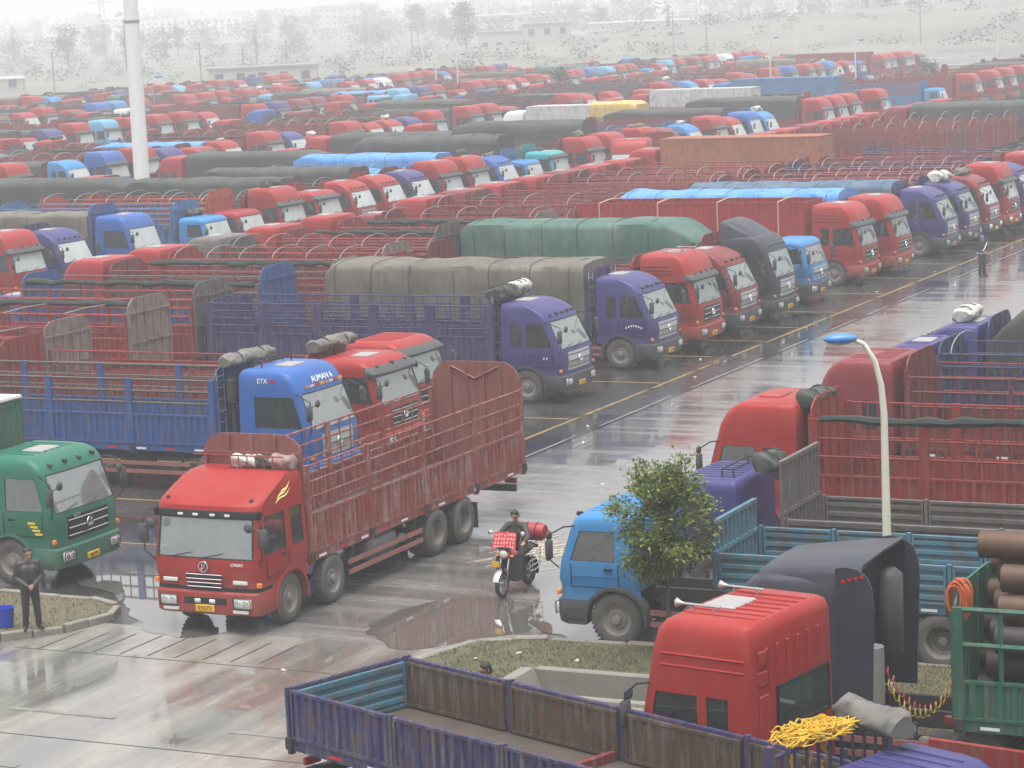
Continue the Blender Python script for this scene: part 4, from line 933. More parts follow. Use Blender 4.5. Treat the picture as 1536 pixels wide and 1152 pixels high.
# ------------------------------------------------------------------ motorcycle (+x forward)
def motorcycle(loc, rz, label):
    t = thing('motorcycle', label, 'motorcycle', loc, rz)
    RED = paint('bike_red', (.42, .02, .02), .2)
    for x, w in ((.66, .045), (-.62, .06)):
        wh = part('wheel', t, RUB, lambda m: (lambda: m.loft([[((.245 + w * math.cos(b)) * math.cos(a), w * math.sin(b), (.245 + w * math.cos(b)) * math.sin(a)) for b in [2 * math.pi * j / 8 for j in range(8)]] for a in [2 * math.pi * k / 24 for k in range(25)]]))(), None, (x, 0, .245 + w), smooth=60)
        def rim(m):
            m.tube([(.215 * math.cos(a), 0, .215 * math.sin(a)) for a in [2 * math.pi * k / 20 for k in range(21)]], .02, 6)
            for k in range(5): a = 2 * math.pi * k / 5 + .3; m.tube([(0, 0, 0), (.21 * math.cos(a), 0, .21 * math.sin(a))], .018, 5)
            m.lathe([(-.06, .05), (.06, .05)], 10, cap=True)
        part('rim', wh, plain('cast_rim', (.3, .3, .3), .35, .7), rim)
    part('fork', t, CHROME, lambda m: [m.tube([(.66, s * .085, .29), (.45, s * .09, .86), (.41, s * .09, .95)], .02, 6) for s in (1, -1)])
    def fender(x0, r, a0, a1, w):
        def f(m):
            m.loft([[(x0 + r * math.cos(a), y, .29 + (r - abs(y) * .25) * math.sin(a)) for y in (-w, -w * .5, 0, w * .5, w)] for a in [R(a0 + (a1 - a0) * k / 10) for k in range(11)]], close=False)
        return f
    part('front_fender', t, CHROME, fender(.66, .335, 20, 150, .065), smooth=60); part('rear_fender', t, BLACK, fender(-.62, .35, 35, 200, .08), smooth=60)
    part('frame', t, BLACK, lambda m: (m.tube([(.42, 0, .88), (.2, 0, .35), (-.15, 0, .27), (-.62, 0, .3)], .025, 6), m.tube([(.42, 0, .88), (.0, 0, .72), (-.45, 0, .68), (-.75, 0, .72)], .025, 6), [m.tube([(-.62, s * .1, .3), (-.45, s * .11, .68)], .02, 6) for s in (1, -1)]))
    part('engine', t, plain('engine_alloy', (.14, .14, .14), .5, .5), lambda m: (m.bbox(-.17, .2, -.16, .16, .24, .46, .05), m.tube([(.1, 0, .42), (.2, 0, .64)], .09, 10)), smooth=40)
    part('fuel_tank', t, RED, lambda m: m.loft([[(x, w * math.cos(a), z + h * math.sin(a)) for a in [2 * math.pi * j / 12 for j in range(12)]] for x, w, z, h in ((.36, .06, .82, .07), (.3, .13, .82, .11), (.1, .15, .80, .11), (-.06, .10, .77, .08), (-.1, .05, .76, .05))], True, True, True), smooth=60)
    part('seat', t, RUB, lambda m: m.loft([[(x, w * math.cos(a), z + h * math.sin(a)) for a in [2 * math.pi * j / 12 for j in range(12)]] for x, w, z, h in ((-.06, .09, .74, .05), (-.2, .14, .76, .07), (-.5, .15, .80, .07), (-.78, .12, .83, .06), (-.85, .05, .83, .03))], True, True, True), smooth=60)
    hb = part('handlebar', t, BLACK, lambda m: m.tube([(.26, -.37, 1.06), (.33, -.3, 1.05), (.41, -.12, 1.0), (.41, .12, 1.0), (.33, .3, 1.05), (.26, .37, 1.06)], .016, 6))
    for s in (1, -1):
        part('grip', hb, RUB, lambda m: m.tube([(.25, s * .38, 1.06), (.30, s * .27, 1.056)], .022, 6))
        mr = part('mirror', t, CHROME, lambda m: m.tube([(.33, s * .26, 1.05), (.37, s * .33, 1.2), (.36, s * .36, 1.27)], .008, 5)); part('mirror_head', mr, CHROME, lambda m: m.ball((.36, s * .37, 1.31), (.025, .06, .05), 10, 6), smooth=60)
        part('turn_signal', t, AMBER, lambda m: m.ball((.5, s * .17, .86), (.035, .05, .03), 8, 5), smooth=60)
        def guard(m):
            for k in range(4): z = .36 + k * .11; m.tube([(-.3, s * .19, z), (-.48, s * .24, z + .02), (-.8, s * .22, z + .06)], .012, 5)
            for x, z0, z1 in ((-.36, .34, .72), (-.74, .4, .8)): m.tube([(x, s * .21, z0), (x - .03, s * .23, z1)], .013, 5)
        part('side_rack', t, CHROME, guard)
        part('leg_apron', t, RUB, lambda m: m.loft([[(x, s * y, z) for x, y, z in ((.42, .05, zz), (.38, .2, zz), (.28, .31, zz))] for zz in (.34, .5, .7, .82)], close=False))
    part('exhaust', t, CHROME, lambda m: m.tube([(.2, -.1, .4), (.26, -.14, .25), (.0, -.17, .2), (-.3, -.18, .25), (-.9, -.2, .38)], [.018, .02, .02, .035, .045], 8), smooth=50)
    hl = part('headlight', t, RED, lambda m: m.loft([[(x, w * math.cos(a), .9 + h * math.sin(a)) for a in [2 * math.pi * j / 12 for j in range(12)]] for x, w, h in ((.36, .11, .1), (.45, .15, .13), (.54, .12, .10))], True, True, True), smooth=50)
    part('lens', hl, LENS, lambda m: m.ball((.535, 0, .9), (.035, .1, .085), 12, 6), smooth=60)
    bd = part('sign_board', t, plain('sign_red', (.55, .03, .045), .4), lambda m: m.add([(.53, -.27, 1.0), (.53, .27, 1.0), (.40, .25, 1.34), (.40, -.25, 1.34), (.515, -.27, 1.0), (.515, .27, 1.0), (.385, .25, 1.34), (.385, -.25, 1.34)], [(0, 1, 2, 3), (7, 6, 5, 4), (0, 4, 5, 1), (1, 5, 6, 2), (2, 6, 7, 3), (3, 7, 4, 0)]))
    rng = random.Random(4)
    def glyphs(m):
        nx = Vector((.34, 0, .13)).normalized(); up_ = Vector((-.13, 0, .34)).normalized()
        for r in range(4):
            for c in range(7):
                o = Vector((.532, 0, 1.0)) + up_ * (.05 + r * .085) + Vector((0, -.21 + c * .07, 0)) + nx * .004
                for q in range(4):
                    if rng.random() < .5: a, b, w, h = rng.uniform(-.02, .0), rng.uniform(-.022, .022), rng.uniform(.022, .04), .007
                    else: a, b, w, h = rng.uniform(-.022, .018), rng.uniform(-.025, 0), .007, rng.uniform(.02, .04)
                    v = [o + Vector((0, a, 0)) + up_ * b, o + Vector((0, a + w, 0)) + up_ * b, o + Vector((0, a + w, 0)) + up_ * (b + h), o + Vector((0, a, 0)) + up_ * (b + h)]
                    m.add(v, [(0, 1, 2, 3)])
    part('sign_lettering', bd, WHITE, glyphs)
    part('fairing', t, BLACK, lambda m: m.bbox(.42, .56, -.17, .17, .99, 1.05, .03), smooth=50)
    part('number_plate', t, PLATE, lambda m: m.box(.70, .71, -.19, -.03, .66, .78)); part('tail_light', t, REDL, lambda m: m.bbox(-.98, -.9, -.1, .1, .74, .82, .02))
    part('luggage_rack', t, CHROME, lambda m: [m.tube([(-.72, y, .9), (-1.05, y, .9)], .012, 5) for y in (-.12, 0, .12)] + [m.tube([(-.8, -.12, .9), (-.8, .12, .9)], .012, 5), m.tube([(-.78, 0, .8), (-.9, 0, .9)], .012, 5)])
    part('kick_stand', t, BLACK, lambda m: m.tube([(-.05, .1, .28), (-.2, .16, .14)], .014, 5)); part('foot_peg', t, BLACK, lambda m: m.tube([(.0, -.26, .3), (.0, .26, .3)], .018, 6))
    return t
# ------------------------------------------------------------------ vegetation
k = NT('leaves_tree'); gi = k.n('NewGeometry')
p_col = k.ramp(gi.outputs['Random Per Island'], [(0, (.045, .085, .015)), (.45, (.12, .17, .03)), (.8, (.23, .27, .06)), (1, (.34, .36, .11))])
pb = k.n('BsdfPrincipled'); k.l(p_col, pb.inputs['Base Color']); pb.inputs['Roughness'].default_value = .5; pb.inputs['Specular IOR Level'].default_value = .3
tl = k.n('BsdfTranslucent'); k.l(p_col, tl.inputs[0]); mx = k.n('MixShader'); mx.inputs[0].default_value = .3; k.l(pb.outputs[0], mx.inputs[1]); k.l(tl.outputs[0], mx.inputs[2]); k.l(mx.outputs[0], k.out.inputs[0]); LEAF = k.m
BARK = plain('bark', (.085, .07, .055), .9, var=.4, scale=12, bump=.5)
FLEAF = plain('far_foliage', (.085, .105, .075), .8, var=.5, scale=.8)
def leaf(m, c, d, n, L, w):
    s = d.cross(n).normalized() * w
    m.add([c, c + d * L * .5 + s - n * L * .05, c + d * L - n * L * .22, c + d * L * .5 - s - n * L * .05], [(0, 1, 2, 3)])
def tree(loc, h, cr, seed, label, nl=5200, group=None, base=.38):
    rng = random.Random(seed); t = thing('street_tree', label, 'tree', loc, 0, group)
    tips = []
    def trunk(m):
        pts = [Vector((0, 0, 0))]
        for k_ in range(1, 8): pts.append(Vector((.04 * math.sin(k_ * 1.3 + seed), .04 * math.cos(k_ * 1.7), h * .85 * k_ / 7)))
        m.tube(pts, [.055 * (1 - .8 * k_ / 7) + .006 for k_ in range(8)], 8)
        for k_ in range(22):
            z = h * (base - .03 + .5 * rng.random()); a = rng.uniform(0, 6.28); l = cr * rng.uniform(.55, 1.05) * (1 - .45 * abs(z / h - .62) / .35); p0 = Vector((0, 0, z))
            p2 = p0 + Vector((math.cos(a) * l, math.sin(a) * l, l * rng.uniform(.25, .75))); p1 = (p0 + p2) / 2 + Vector((0, 0, -.06))
            m.tube([p0, p1, p2], [.018, .012, .005], 5); tips.append(p2); tips.append(p1)
            for j in range(2):
                q = p1 + Vector((rng.uniform(-.3, .3), rng.uniform(-.3, .3), rng.uniform(.0, .35))) * cr; m.tube([p1, q], [.008, .004], 4); tips.append(q)
    part('trunk', t, BARK, trunk, smooth=50)
    def crown(m):
        cl = []
        for k_ in range(60):
            while True:
                q = Vector((rng.uniform(-1, 1), rng.uniform(-1, 1), rng.uniform(-1, 1)))
                if .3 < q.length < .9: break
            f = 1 - .25 * max(0, -q.z); cl.append(Vector((q.x * cr * f, q.y * cr * f, h * (base + 1) / 2 + q.z * h * (1 - base) / 2)))
        cl += tips
        for i in range(nl):
            c0 = rng.choice(cl); c = c0 + Vector((rng.gauss(0, .10), rng.gauss(0, .10), rng.gauss(0, .075))) * cr
            out = (c - Vector((0, 0, h * .6))).normalized(); d = (out + Vector((rng.uniform(-1, 1), rng.uniform(-1, 1), rng.uniform(-.8, .5)))).normalized(); n = (Vector((0, 0, 1)) + Vector((rng.uniform(-.6, .6), rng.uniform(-.6, .6), 0))).normalized()
            leaf(m, c, d, n, rng.uniform(.08, .135), rng.uniform(.02, .031))
    part('crown', t, LEAF, crown)
    return t
def far_tree(loc, h, cr, var, label, group, slim=False):
    t = thing('tree', label, 'tree', loc, var * 1.3, group); rng = random.Random(var)
    part('trunk', t, BARK, lambda m: (m.tube([(0, 0, 0), (.1, 0, h * .4), (0, .1, h * .8)], [h * .025, h * .018, h * .006], 6), [m.tube([(0, 0, h * .3), (cr * .6 * math.cos(q), cr * .6 * math.sin(q), h * .62)], [h * .01, h * .004], 4) for q in range(6)]), ('ftT', h, var))
    def crown(m):
        cl = [Vector((rng.gauss(0, .42) * cr, rng.gauss(0, .42) * cr, h * rng.uniform(.32 if not slim else .15, .98))) for _ in range(26)]
        for i in range(900):
            c0 = rng.choice(cl); f = 1 - .6 * max(0, c0.z / h - .55); c = Vector((c0.x * f, c0.y * f, c0.z)) + Vector((rng.gauss(0, .2), rng.gauss(0, .2), rng.gauss(0, .16))) * cr
            d = Vector((rng.uniform(-1, 1), rng.uniform(-1, 1), rng.uniform(-.6, .8))).normalized(); n = Vector((rng.uniform(-1, 1), rng.uniform(-1, 1), .7)).normalized()
            leaf(m, c, d, n, cr * rng.uniform(.12, .25), cr * rng.uniform(.05, .09))
    part('crown', t, FLEAF, crown, ('ftC', h, cr, var))
    return t

# ------------------------------------------------------------------ tarpaulin colours
T_GREEN = canvas('tarp_green', (.05, .125, .10), (.17, .22, .185), .6)
T_BROWN = canvas('tarp_brown', (.12, .108, .086), (.23, .21, .175), .6)
T_BLUE = canvas('tarp_blue', (.06, .25, .62), (.22, .42, .72), .4)
T_NAVY = canvas('tarp_slate', (.05, .10, .17), (.16, .22, .27), .5)
T_DARK = canvas('tarp_dark', (.045, .05, .045), (.10, .105, .095), .55)
T_GREY = canvas('tarp_grey', (.13, .125, .112), (.29, .275, .25), .7)
T_WHITE = canvas('sack_white', (.55, .54, .50), (.35, .33, .30), .6)
T_YEL = canvas('tarp_yellow', (.65, .42, .10), (.6, .5, .25), .5)
T_PINK = canvas('cloth_mottled', (.28, .14, .13), (.5, .46, .42), .7)

HI = dict(visor=True, flutes=True, lights=4, arch='paint'); RO = dict(lights=5, bump='grey', grille='chrome', arch='black'); FL = dict(bump='grey', grille='chrome', hatch=False, ribs=True)
worn('wornout_faded', (.26, .058, .048), .8, (.12, .045, .03), (.33, .27, .24)); ROSE = worn('dusty_rose', (.215, .065, .055), .4, (.16, .06, .05), (.26, .16, .14))
# ---- the red truck driving out, its cab, stakes and load
mt = truck(-27.72, 42.45, -90, 0, 'sloped', 'red', 'stake', 'red four axle stake truck with flame decal, driving on the wet road', bcol='faded', ax='8',
  axles=[(-1.22, 0, .03), (-3.0, 0, .02), (-7.75, 1), (-9.12, 1)], L=12.35, bx0=2.1,
  cab_o=dict(arch='paint', hatch=False, plate='05575', grille='none'),
  bo=dict(bays=4, hd=.82, zt=3.05, rails=3, bar=.52, rusty=True, head=3.72, tail=3.72, brace=True, pitch=.19, post=.11, tailmat=ROSE))
FLAME = plain('decal_yellow', (.75, .68, .22), .4)
for s in (1, -1):
    def flame(m):
        for dz, L0, k0 in ((0, .62, .0), (.07, .50, .06), (.13, .42, .2)):
            pts = [(-.85 - k0 - L0 * u, s * (cab_ring(CABS['sloped'], 2.54 + dz + .2 * u)[6][1] + .004), 2.54 + dz + .2 * u + .03 * math.sin(u * 7)) for u in [i / 8 for i in range(9)]]
            m.tube(pts, [.004 + .02 * math.sin(math.pi * min(1, u * 1.1)) for u in [i / 8 for i in range(9)]], 4)
    part('flame_decal', mt, FLAME, flame)
part('grille_slot', mt, BLACK, lambda m: (m.bbox(.03, .06, -.42, .42, 1.13, 1.22, .02), m.bbox(.01, .05, -.40, .40, .97, 1.05, .02)))
for z0, z1, w_ in ((1.13, 1.22, .42), (.97, 1.05, .4)): part('grille_trim', mt, CHROME, lambda m: m.tube([(.06, a, b) for a, b in ((-w_, z0), (w_, z0), (w_, z1), (-w_, z1), (-w_, z0))], .011, 4))
text_part('model_letters', 'CFRW7', .09, WHITE, mt, (.045, .78, 1.44), (R(90), 0, R(90)))
for y in (-.17, .17): part('fog_lamp', mt, LENS, lambda m: m.bbox(.06, .1, y - .07, y + .07, .64, .73, .015), smooth=50)
part('screen_band', mt, BLACK, lambda m: front_shell(m, CABS['sloped'], [(2.33, .004), (2.36, .012), (2.46, .012), (2.49, .004)], back=-.14, thick=.01))
for y in (-.55, -.2, .2, .55): part('band_lamp', mt, LENS, lambda m: m.bbox(-.09, -.055, y - .06, y + .06, 2.39, 2.44, .008))
part('bumper_gap', mt, BLACK, lambda m: front_shell(m, CABS['sloped'], [(.872, .012), (.88, .02), (.955, .02), (.962, .012)], back=-.55, thick=.02))
part('lower_vent', mt, BLACK, lambda m: m.bbox(.03, .075, -.5, .5, .61, .76, .01))
for y in (-.82, .82): part('fog_lamp', mt, LENS, lambda m: m.bbox(.03, .08, y - .18, y + .18, .46, .53, .012)); part('marker_lamp', mt, LENS, lambda m: m.bbox(.0, .035, y - .17, y + .17, 1.04, 1.12, .012))
part('roof_lamp', mt, DGREY, lambda m: [m.ball((-.32, s * .98, 2.70), (.05, .04, .045), 8, 5) for s in (1, -1)])
for z in (2.95,): part('load_rail', mt, W('darkred'), lambda m: (m.tube([(-2.02, -1.0, z), (-1.5, -1.0, z), (-1.5, 1.05, z), (-2.02, 1.05, z)], .018, 5), [m.tube([(-1.5, y, 3.04), (-1.5, y, 3.36)], .014, 4) for y in (-.2, 0, .2, .4, .6, .8)], m.tube([(-1.5, -1.1, 3.36), (-1.5, 1.05, 3.36)], .016, 5)))
c0 = (-27.72, 42.45)
bundle((c0[0] + .05, c0[1] + 1.78, 3.07), R(90), (.62, .15), T_WHITE, 11, 'white plastic sacks on the roof of the driving red truck', 'sack_bundle', strap=False)
bundle((c0[0] + .5, c0[1] + 1.78, 3.07), R(90), (.45, .14), T_DARK, 12, 'dark green folded tarp on the roof of the driving red truck', 'folded_tarp', strap=False)
bundle((c0[0] + .88, c0[1] + 1.78, 3.07), R(90), (.5, .15), T_PINK, 13, 'mottled cloth bundle on the roof of the driving red truck', 'cloth_bundle', strap=False)

# ---- first rank, noses to the road (heading +X)
NX = -32.55
gt = truck(-33.15, 46.2, 0, 0, 'mid', 'green', 'box', 'green box truck with white roof, parked beside the traffic island', bcol='green', L=9.5, ax='4', boxz=3.75,
  cab_o=dict(lights=4, arch='paint', ribs=True, plate='66975'), boxmat=W('green'), bx0=2.5)
part('roof_cap', gt, WHITE, lambda m: m.box(-9.5, -2.5, -1.235, 1.235, 3.80, 3.86)); part('front_sign', gt, plain('sign_cream', (.6, .55, .4), .5), lambda m: m.bbox(-2.46, -2.40, -1.0, -.35, 3.25, 3.5, .02))
part('door_mark', gt, plain('mark_yellow', (.7, .55, .05), .5), lambda m: [m.box(-.72 + .06 * i, -.6 + .06 * i + .08, -1.262, -1.257, 1.42 - .08 * i, 1.47 - .08 * i) for i in range(4)])
text_part('cab_number', '6693', .13, STEEL, gt, (.01, -.42, 1.50), (R(90), 0, R(90)))
truck(NX - .1, 56.6, 0, 0, 'tall', 'blue', 'stake', 'blue truck lettered AUMAN 6 with grey stake sides and blue dropsides', L=13.2, ax='8', bx0=2.95,
  bo=dict(hd=.8, zt=2.95, rails=3, bar=.3, lat='grey', head=3.3, tail=3.3, post=.18, barr=.024, railr=.034), cab_o=dict(rack=True, grille='chrome', plate='H8672'), bcol='blue', ladder=True)
et = [o for o in COL.objects if o.get('label', '').startswith('blue truck lettered')][0]
text_part('roof_letters', 'AUMAN 6', .24, WHITE, et, (-.445, .08, 2.93), (R(58), 0, R(90)), shear=.15); text_part('side_letters', 'ETX', .17, WHITE, et, (-1.45, -1.198, 2.98), (R(85), 0, 0)); part('side_mark', et, REDL, lambda m: m.prism([(-1.24, 2.94), (-1.08, 2.94), (-1.16, 3.05)], -1.2, -1.18))
for k in range(8): part('sticker', et, [AMBER, LENS, REDL, PLATE][k % 4], lambda m: m.box(-.385, -.36, -.85 + k * .24, -.68 + k * .24, 2.76, 2.83))
part('exhaust_stack', et, CHAS, lambda m: (m.tube([(-2.5, -.95, .9), (-2.5, -.95, 2.4)], .06, 8), m.bbox(-2.62, -2.38, -1.08, -.84, 2.35, 3.0, .04)))
truck(NX - .5, 61.0, 0, 0, 'mid', 'red', 'stake', 'red visored truck with sooty roof, beside the AUMAN 6 truck', L=12.6, ax='8', bcol='darkred', bo=dict(zt=2.6, rails=2, hd=.7, head=3.0, tail=3.2), cab_o=dict(visor=True, lights=3, arch='paint', plate='K3306'))
truck(NX - 1.4, 64.4, 0, 0, 'mid', 'red', 'drop', 'red truck with ribbed flat roof and grey visor next to a purple stake truck', L=12.0, ax='6', bcol='red', bo=dict(hd=.6), cab_o=dict(visor=True, ribs=True, hatch=False, arch='paint'))
truck(NX, 71.55, 0, 0, 'round', 'purple', 'stake', 'purple truck with open purple stake body and bags above its cab', L=12.6, ax='6', bcol='purple', ladder=True,
  bo=dict(hd=.82, zt=3.0, rails=4, bar=.55, bays=5, post=.3, lat='purple', head=3.45, tail=3.1), cab_o=dict(RO, plate='E2715'))
truck(NX + .1, 78.6, 0, 0, 'round', 'purple', 'tarp', 'purple truck covered with a long brown canvas tarp', L=12.4, ax='6', bcol='purple', ladder=True, tarpmat=T_BROWN, seed=3, bo=dict(hd=.7, zlow=1.55, zside=3.25, ztop=3.55, sf=0), cab_o=dict(RO, plate='C1906'))
truck(NX, 82.9, 0, 0, 'high', 'red', 'stake', 'red high roof truck with air horns and grey visor, beside the brown tarp truck', L=12.4, bcol='darkred', bo=dict(zt=2.6, rails=3, head=3.3, tail=3.3), cab_o=dict(HI, horns=True))
truck(NX, 86.6, 0, 0, 'round', 'maroon', 'stake', 'maroon round roof truck between a red cab and a dark grey cab', L=12.4, bcol='maroon', bo=dict(zt=2.6, rails=3, head=3.2, tail=3.4), cab_o=dict(RO, lights=4))
truck(NX + .15, 90.3, 0, 0, 'tall', 'dark', 'tarp', 'dark grey truck with roof fairing and a tall green tarp load', L=13.0, bx0=3.0, bcol='darkred', tarpmat=T_GREEN, seed=5, bo=dict(hd=.7, zlow=1.5, zside=3.5, ztop=3.82, sf=1.3), cab_o=dict(fairing=3.85, grille='chrome', bump='grey', hatch=False))
truck(NX - .3, 95.4, 0, 0, 'flat', 'skyblue', 'drop', 'sky blue flat roof truck beside the dark grey truck', L=9.0, ax='4', bcol='blue', bo=dict(hd=.6), cab_o=dict(FL, ribs=False))
truck(NX - .3, 101.9, 0, 0, 'high', 'red', 'box', 'red high roof truck with a red open topped box body', L=13.0, bcol='red', open_top=True, boxz=3.5, boxmat=worn('box_red', (.37, .02, .022), .22), cab_o=dict(HI, horns=False))
tcx = [o for o in COL.objects if o.get('label', '').startswith('red high roof truck with a red open')][0]
for k in range(4): part('box_hoop', tcx, plain('rope_beige', (.55, .42, .28), .8), lambda m: m.tube([(0, -1.26, 1.9), (0, -1.26, 3.52), (0, 0, 3.6), (0, 1.26, 3.52), (0, 1.26, 1.9)], .03, 5), 'bxh', (-3.6 - k * 2.7, 0, 0))
truck(NX, 105.6, 0, 0, 'high', 'red', 'box', 'red high roof truck with a bright blue tarp over its box', L=12.8, bcol='red', boxz=3.25, topper=T_BLUE, seed=6, cab_o=dict(HI))
truck(NX, 112.9, 0, 0, 'round', 'purple', 'tarp', 'purple truck with a slate blue tarp over its load', L=12.6, bcol='navy', tarpmat=T_NAVY, seed=8, bo=dict(zside=3.0, ztop=3.4, zlow=2.3), cab_o=RO)
truck(NX, 116.5, 0, 0, 'round', 'purple', 'stake', 'purple truck with a cream sack bundle on its roof', L=12.6, bcol='purple', bo=dict(hoops=7), cab_o=RO)
truck(NX, 120.1, 0, 1, 'round', 'maroon', 'stake', 'maroon truck with grey roof bundle in the first rank', L=12.6, bcol='darkred', bo=dict(hoops=7), cab_o=RO)
truck(NX, 123.8, 0, 1, 'high', 'red', 'stake', 'red high roof truck beside the maroon truck with grey bundle', L=12.6, bcol='darkred', bo=dict(hoops=7), cab_o=HI)
truck(NX, 127.4, 0, 1, 'round', 'purple', 'stake', 'purple round roof truck at the far end of the first rank', L=12.6, bcol='purple', bo=dict(hoops=7), cab_o=RO)
bundle((-35.25, 56.6, 3.30), 0, (2.3, .17), T_GREY, 21, 'long grey rolled tarp behind the AUMAN 6 cab'); bundle((-35.35, 61.2, 3.0), 0, (2.1, .19), T_GREY, 22, 'grey rolled tarp on the sooty red roof')
bundle((-34.9, 71.2, 3.15), 0, (1.3, .22), T_DARK, 23, 'black bag on the front board of the purple stake truck', 'bag'); bundle((-34.85, 72.2, 3.2), 0, (.7, .22), T_WHITE, 24, 'white bag on the front board of the purple stake truck', 'bag')
bundle((-34.1, 116.4, 3.1), 0, (1.8, .25), T_WHITE, 25, 'cream sack bundle on a purple cab roof', 'sack_bundle'); bundle((-34.1, 120.1, 3.1), 0, (1.6, .17), T_GREY, 26, 'grey roll on the maroon cab roof of the first rank')
for lb, pts in (('purple truck with open purple', [(-.62, 1.42), (-.52, 1.42)]), ('purple truck covered with a long', [(-.45 - .09 * q, 1.42 + .07 * math.sin(math.pi * q / 6)) for q in range(7)])):
    tp = [o for o in COL.objects if o.get('label', '').startswith(lb)][0]
    for x, z in pts: part('door_letter', tp, WHITE, lambda m: m.box(x - .022, x + .022, -1.25, -1.243, z - .03, z + .03))
# ---- second file of the first rank, tails to the tails (heading -X)
def rear(Y, lod, cab, col, label, **bo):
    return truck(-57.6, Y, 180, lod, cab, col, 'stake', label, L=11.9, bcol=bo.pop('bcol', col), bo=bo, cab_o={}, group='trucks parked tail to tail behind the first rank')
rear(57.0, 1, 'high', 'darkred', 'faded red stake truck with a grey arched tailgate behind the AUMAN 6 truck', rusty=True, tailcol='pinkgrey', tail=3.5, zt=2.9)
rear(63.2, 0, 'high', 'red', 'red stake truck with a high domed tailgate, tail towards the blue stake body', tailcol='pinkgrey', tail=3.45, zt=2.95, rails=3, hoops=0, crossbars=True, head=3.2, rusty=True, bcol='red')
rear(67.6, 0, 'high', 'red', 'red stake truck with a scuffed grey panelled tailgate behind the purple stake body', tailcol='pinkgrey', tail=3.6, zt=3.1, rails=3, crossbars=True, rusty=True, bcol='red', rolled=4)
rear(71.4, 1, 'flat', 'red', 'red stake truck with ribbed grey tailgate at the tail of the purple truck', tailcol='grey', tail=3.65, zt=3.1, rails=4, bcol='red')
rear(75.6, 1, 'flat', 'blue', 'blue stake truck with tall panelled blue tailgate and green netting', tail=3.7, zt=3.1, rails=4, bcol='blue', rolled=5, rollside=1, lat='grey')
rear(80.4, 1, 'high', 'darkred', 'dark red stake truck with a flat topped brown tailgate', tailcol='pinkgrey', tail=3.4, zt=3.0, bcol='maroon', rolled=41, rusty=True)
rear(84.3, 1, 'high', 'red', 'red stake truck with grey domed tailgate and pale hoops', tailcol='pinkgrey', tail=3.55, zt=3.0, bcol='darkred', hoops=7, rusty=True)
rear(88.6, 1, 'high', 'grey', 'stake truck with a high rounded grey tailgate next to the green tarp', tailcol='grey', tail=3.85, zt=3.0, bcol='grey', hoops=7, lat='darkred')
rear(93.0, 1, 'high', 'red', 'red stake truck with a rolled dark cover behind the green tarp', tail=3.3, zt=2.9, rolled=44, bcol='darkred')
rear(97.6, 1, 'high', 'red', 'red stake truck with a brown arched tailgate behind the red box body', tailcol='pinkgrey', tail=3.5, zt=2.9, rolled=45, bcol='darkred', rusty=True)
rear(101.6, 1, 'round', 'maroon', 'maroon stake truck with grey arched tailgate and pale hoops', tailcol='grey', tail=3.5, zt=2.9, hoops=6, bcol='maroon')
for Y, c, h in ((106.5, 'darkred', 5), (110.6, 'maroon', 0), (114.5, 'darkred', 0), (118.6, 'red', 5), (122.4, 'maroon', 5), (126.3, 'darkred', 0), (130.2, 'darkred', 0)):
    rear(Y, 1, 'high', c, {'darkred': 'dark red stake truck with arched hoops behind the blue tarps' if h else 'dark red stake truck without hoops behind the blue tarps', 'maroon': 'maroon stake truck with arched hoops behind the purple cabs' if h else 'maroon stake truck without hoops behind the blue tarps', 'red': 'bright red stake truck with arched hoops behind the purple cabs'}[c], hoops=h, tail=3.3, rolled=0)
oc = truck(-59.5, 139.0, 180, 1, 'high', 'red', 'box', 'truck with a rusty orange container, tail towards the first rank', L=12.2, bcol='rust', boxz=3.95, cab_o={})
# ---- right-hand rank, noses to the road (heading -X)
truck(-20.55, 44.85, 180, 0, 'flat', 'skyblue', 'drop', 'sky blue flat roof dropside truck beside the small tree', L=10.8, bx0=3.3, ax='4', axles=[(-1.25, 0), (-7.6, 1)], bcol='steelblue', bo=dict(hd=.72, head=None, barhead=2.5, bays=5, rusty=True, pitch=.18), cab_o=dict(FL, lights=2, grille='none'))
truck(-20.0, 48.6, 180, 0, 'flat', 'purple', 'drop', 'purple truck with ribbed roof and grey worn dropsides', L=11.6, bx0=2.75, bcol='grey', bo=dict(hd=.6, head=None, barhead=2.95, bays=4, pitch=.2, rusty=True), cab_o=dict(FL, rack=True))
truck(-20.75, 53.2, 180, 0, 'high', 'red', 'stake', 'bright red truck with black pillars and a red stake body', L=12.5, bx0=2.55, bcol='red', bo=dict(hd=.62, zt=3.05, rails=3, bar=.42, rolled=7, rollside=1, head=3.5, tail=3.4, bays=4, post=.2, barr=.027), cab_o=dict(hatch='paint', arch='paint'))
truck(-20.6, 59.7, 180, 0, 'high', 'maroon', 'stake', 'maroon high roof truck with maroon stake body across the road', L=12.5, bx0=2.55, bcol='maroon', bo=dict(hd=.7, zt=3.0, rails=3, bar=.42, head=3.5, tail=3.4), cab_o=dict(hatch='paint', arch='paint', ribs=True))
truck(-21.0, 64.2, 180, 0, 'round', 'purple', 'stake', 'purple ribbed roof truck with one bare hoop across the road', L=12.5, bcol='navy', bo=dict(hd=.7, zt=2.9, rails=3, hoops=5, head=3.2), cab_o=dict(RO, ribs=True))
truck(-20.8, 68.2, 180, 0, 'round', 'purple', 'tarp', 'purple truck with dark tarp and white roof bundle across the road', L=12.5, bcol='navy', tarpmat=T_DARK, seed=9, bo=dict(zside=3.2, ztop=3.6, sf=.9), cab_o=RO)
bundle((-19.3, 68.2, 3.1), 0, (1.3, .2), T_WHITE, 31, 'white bundle on the purple cab with dark tarp', 'sack_bundle')
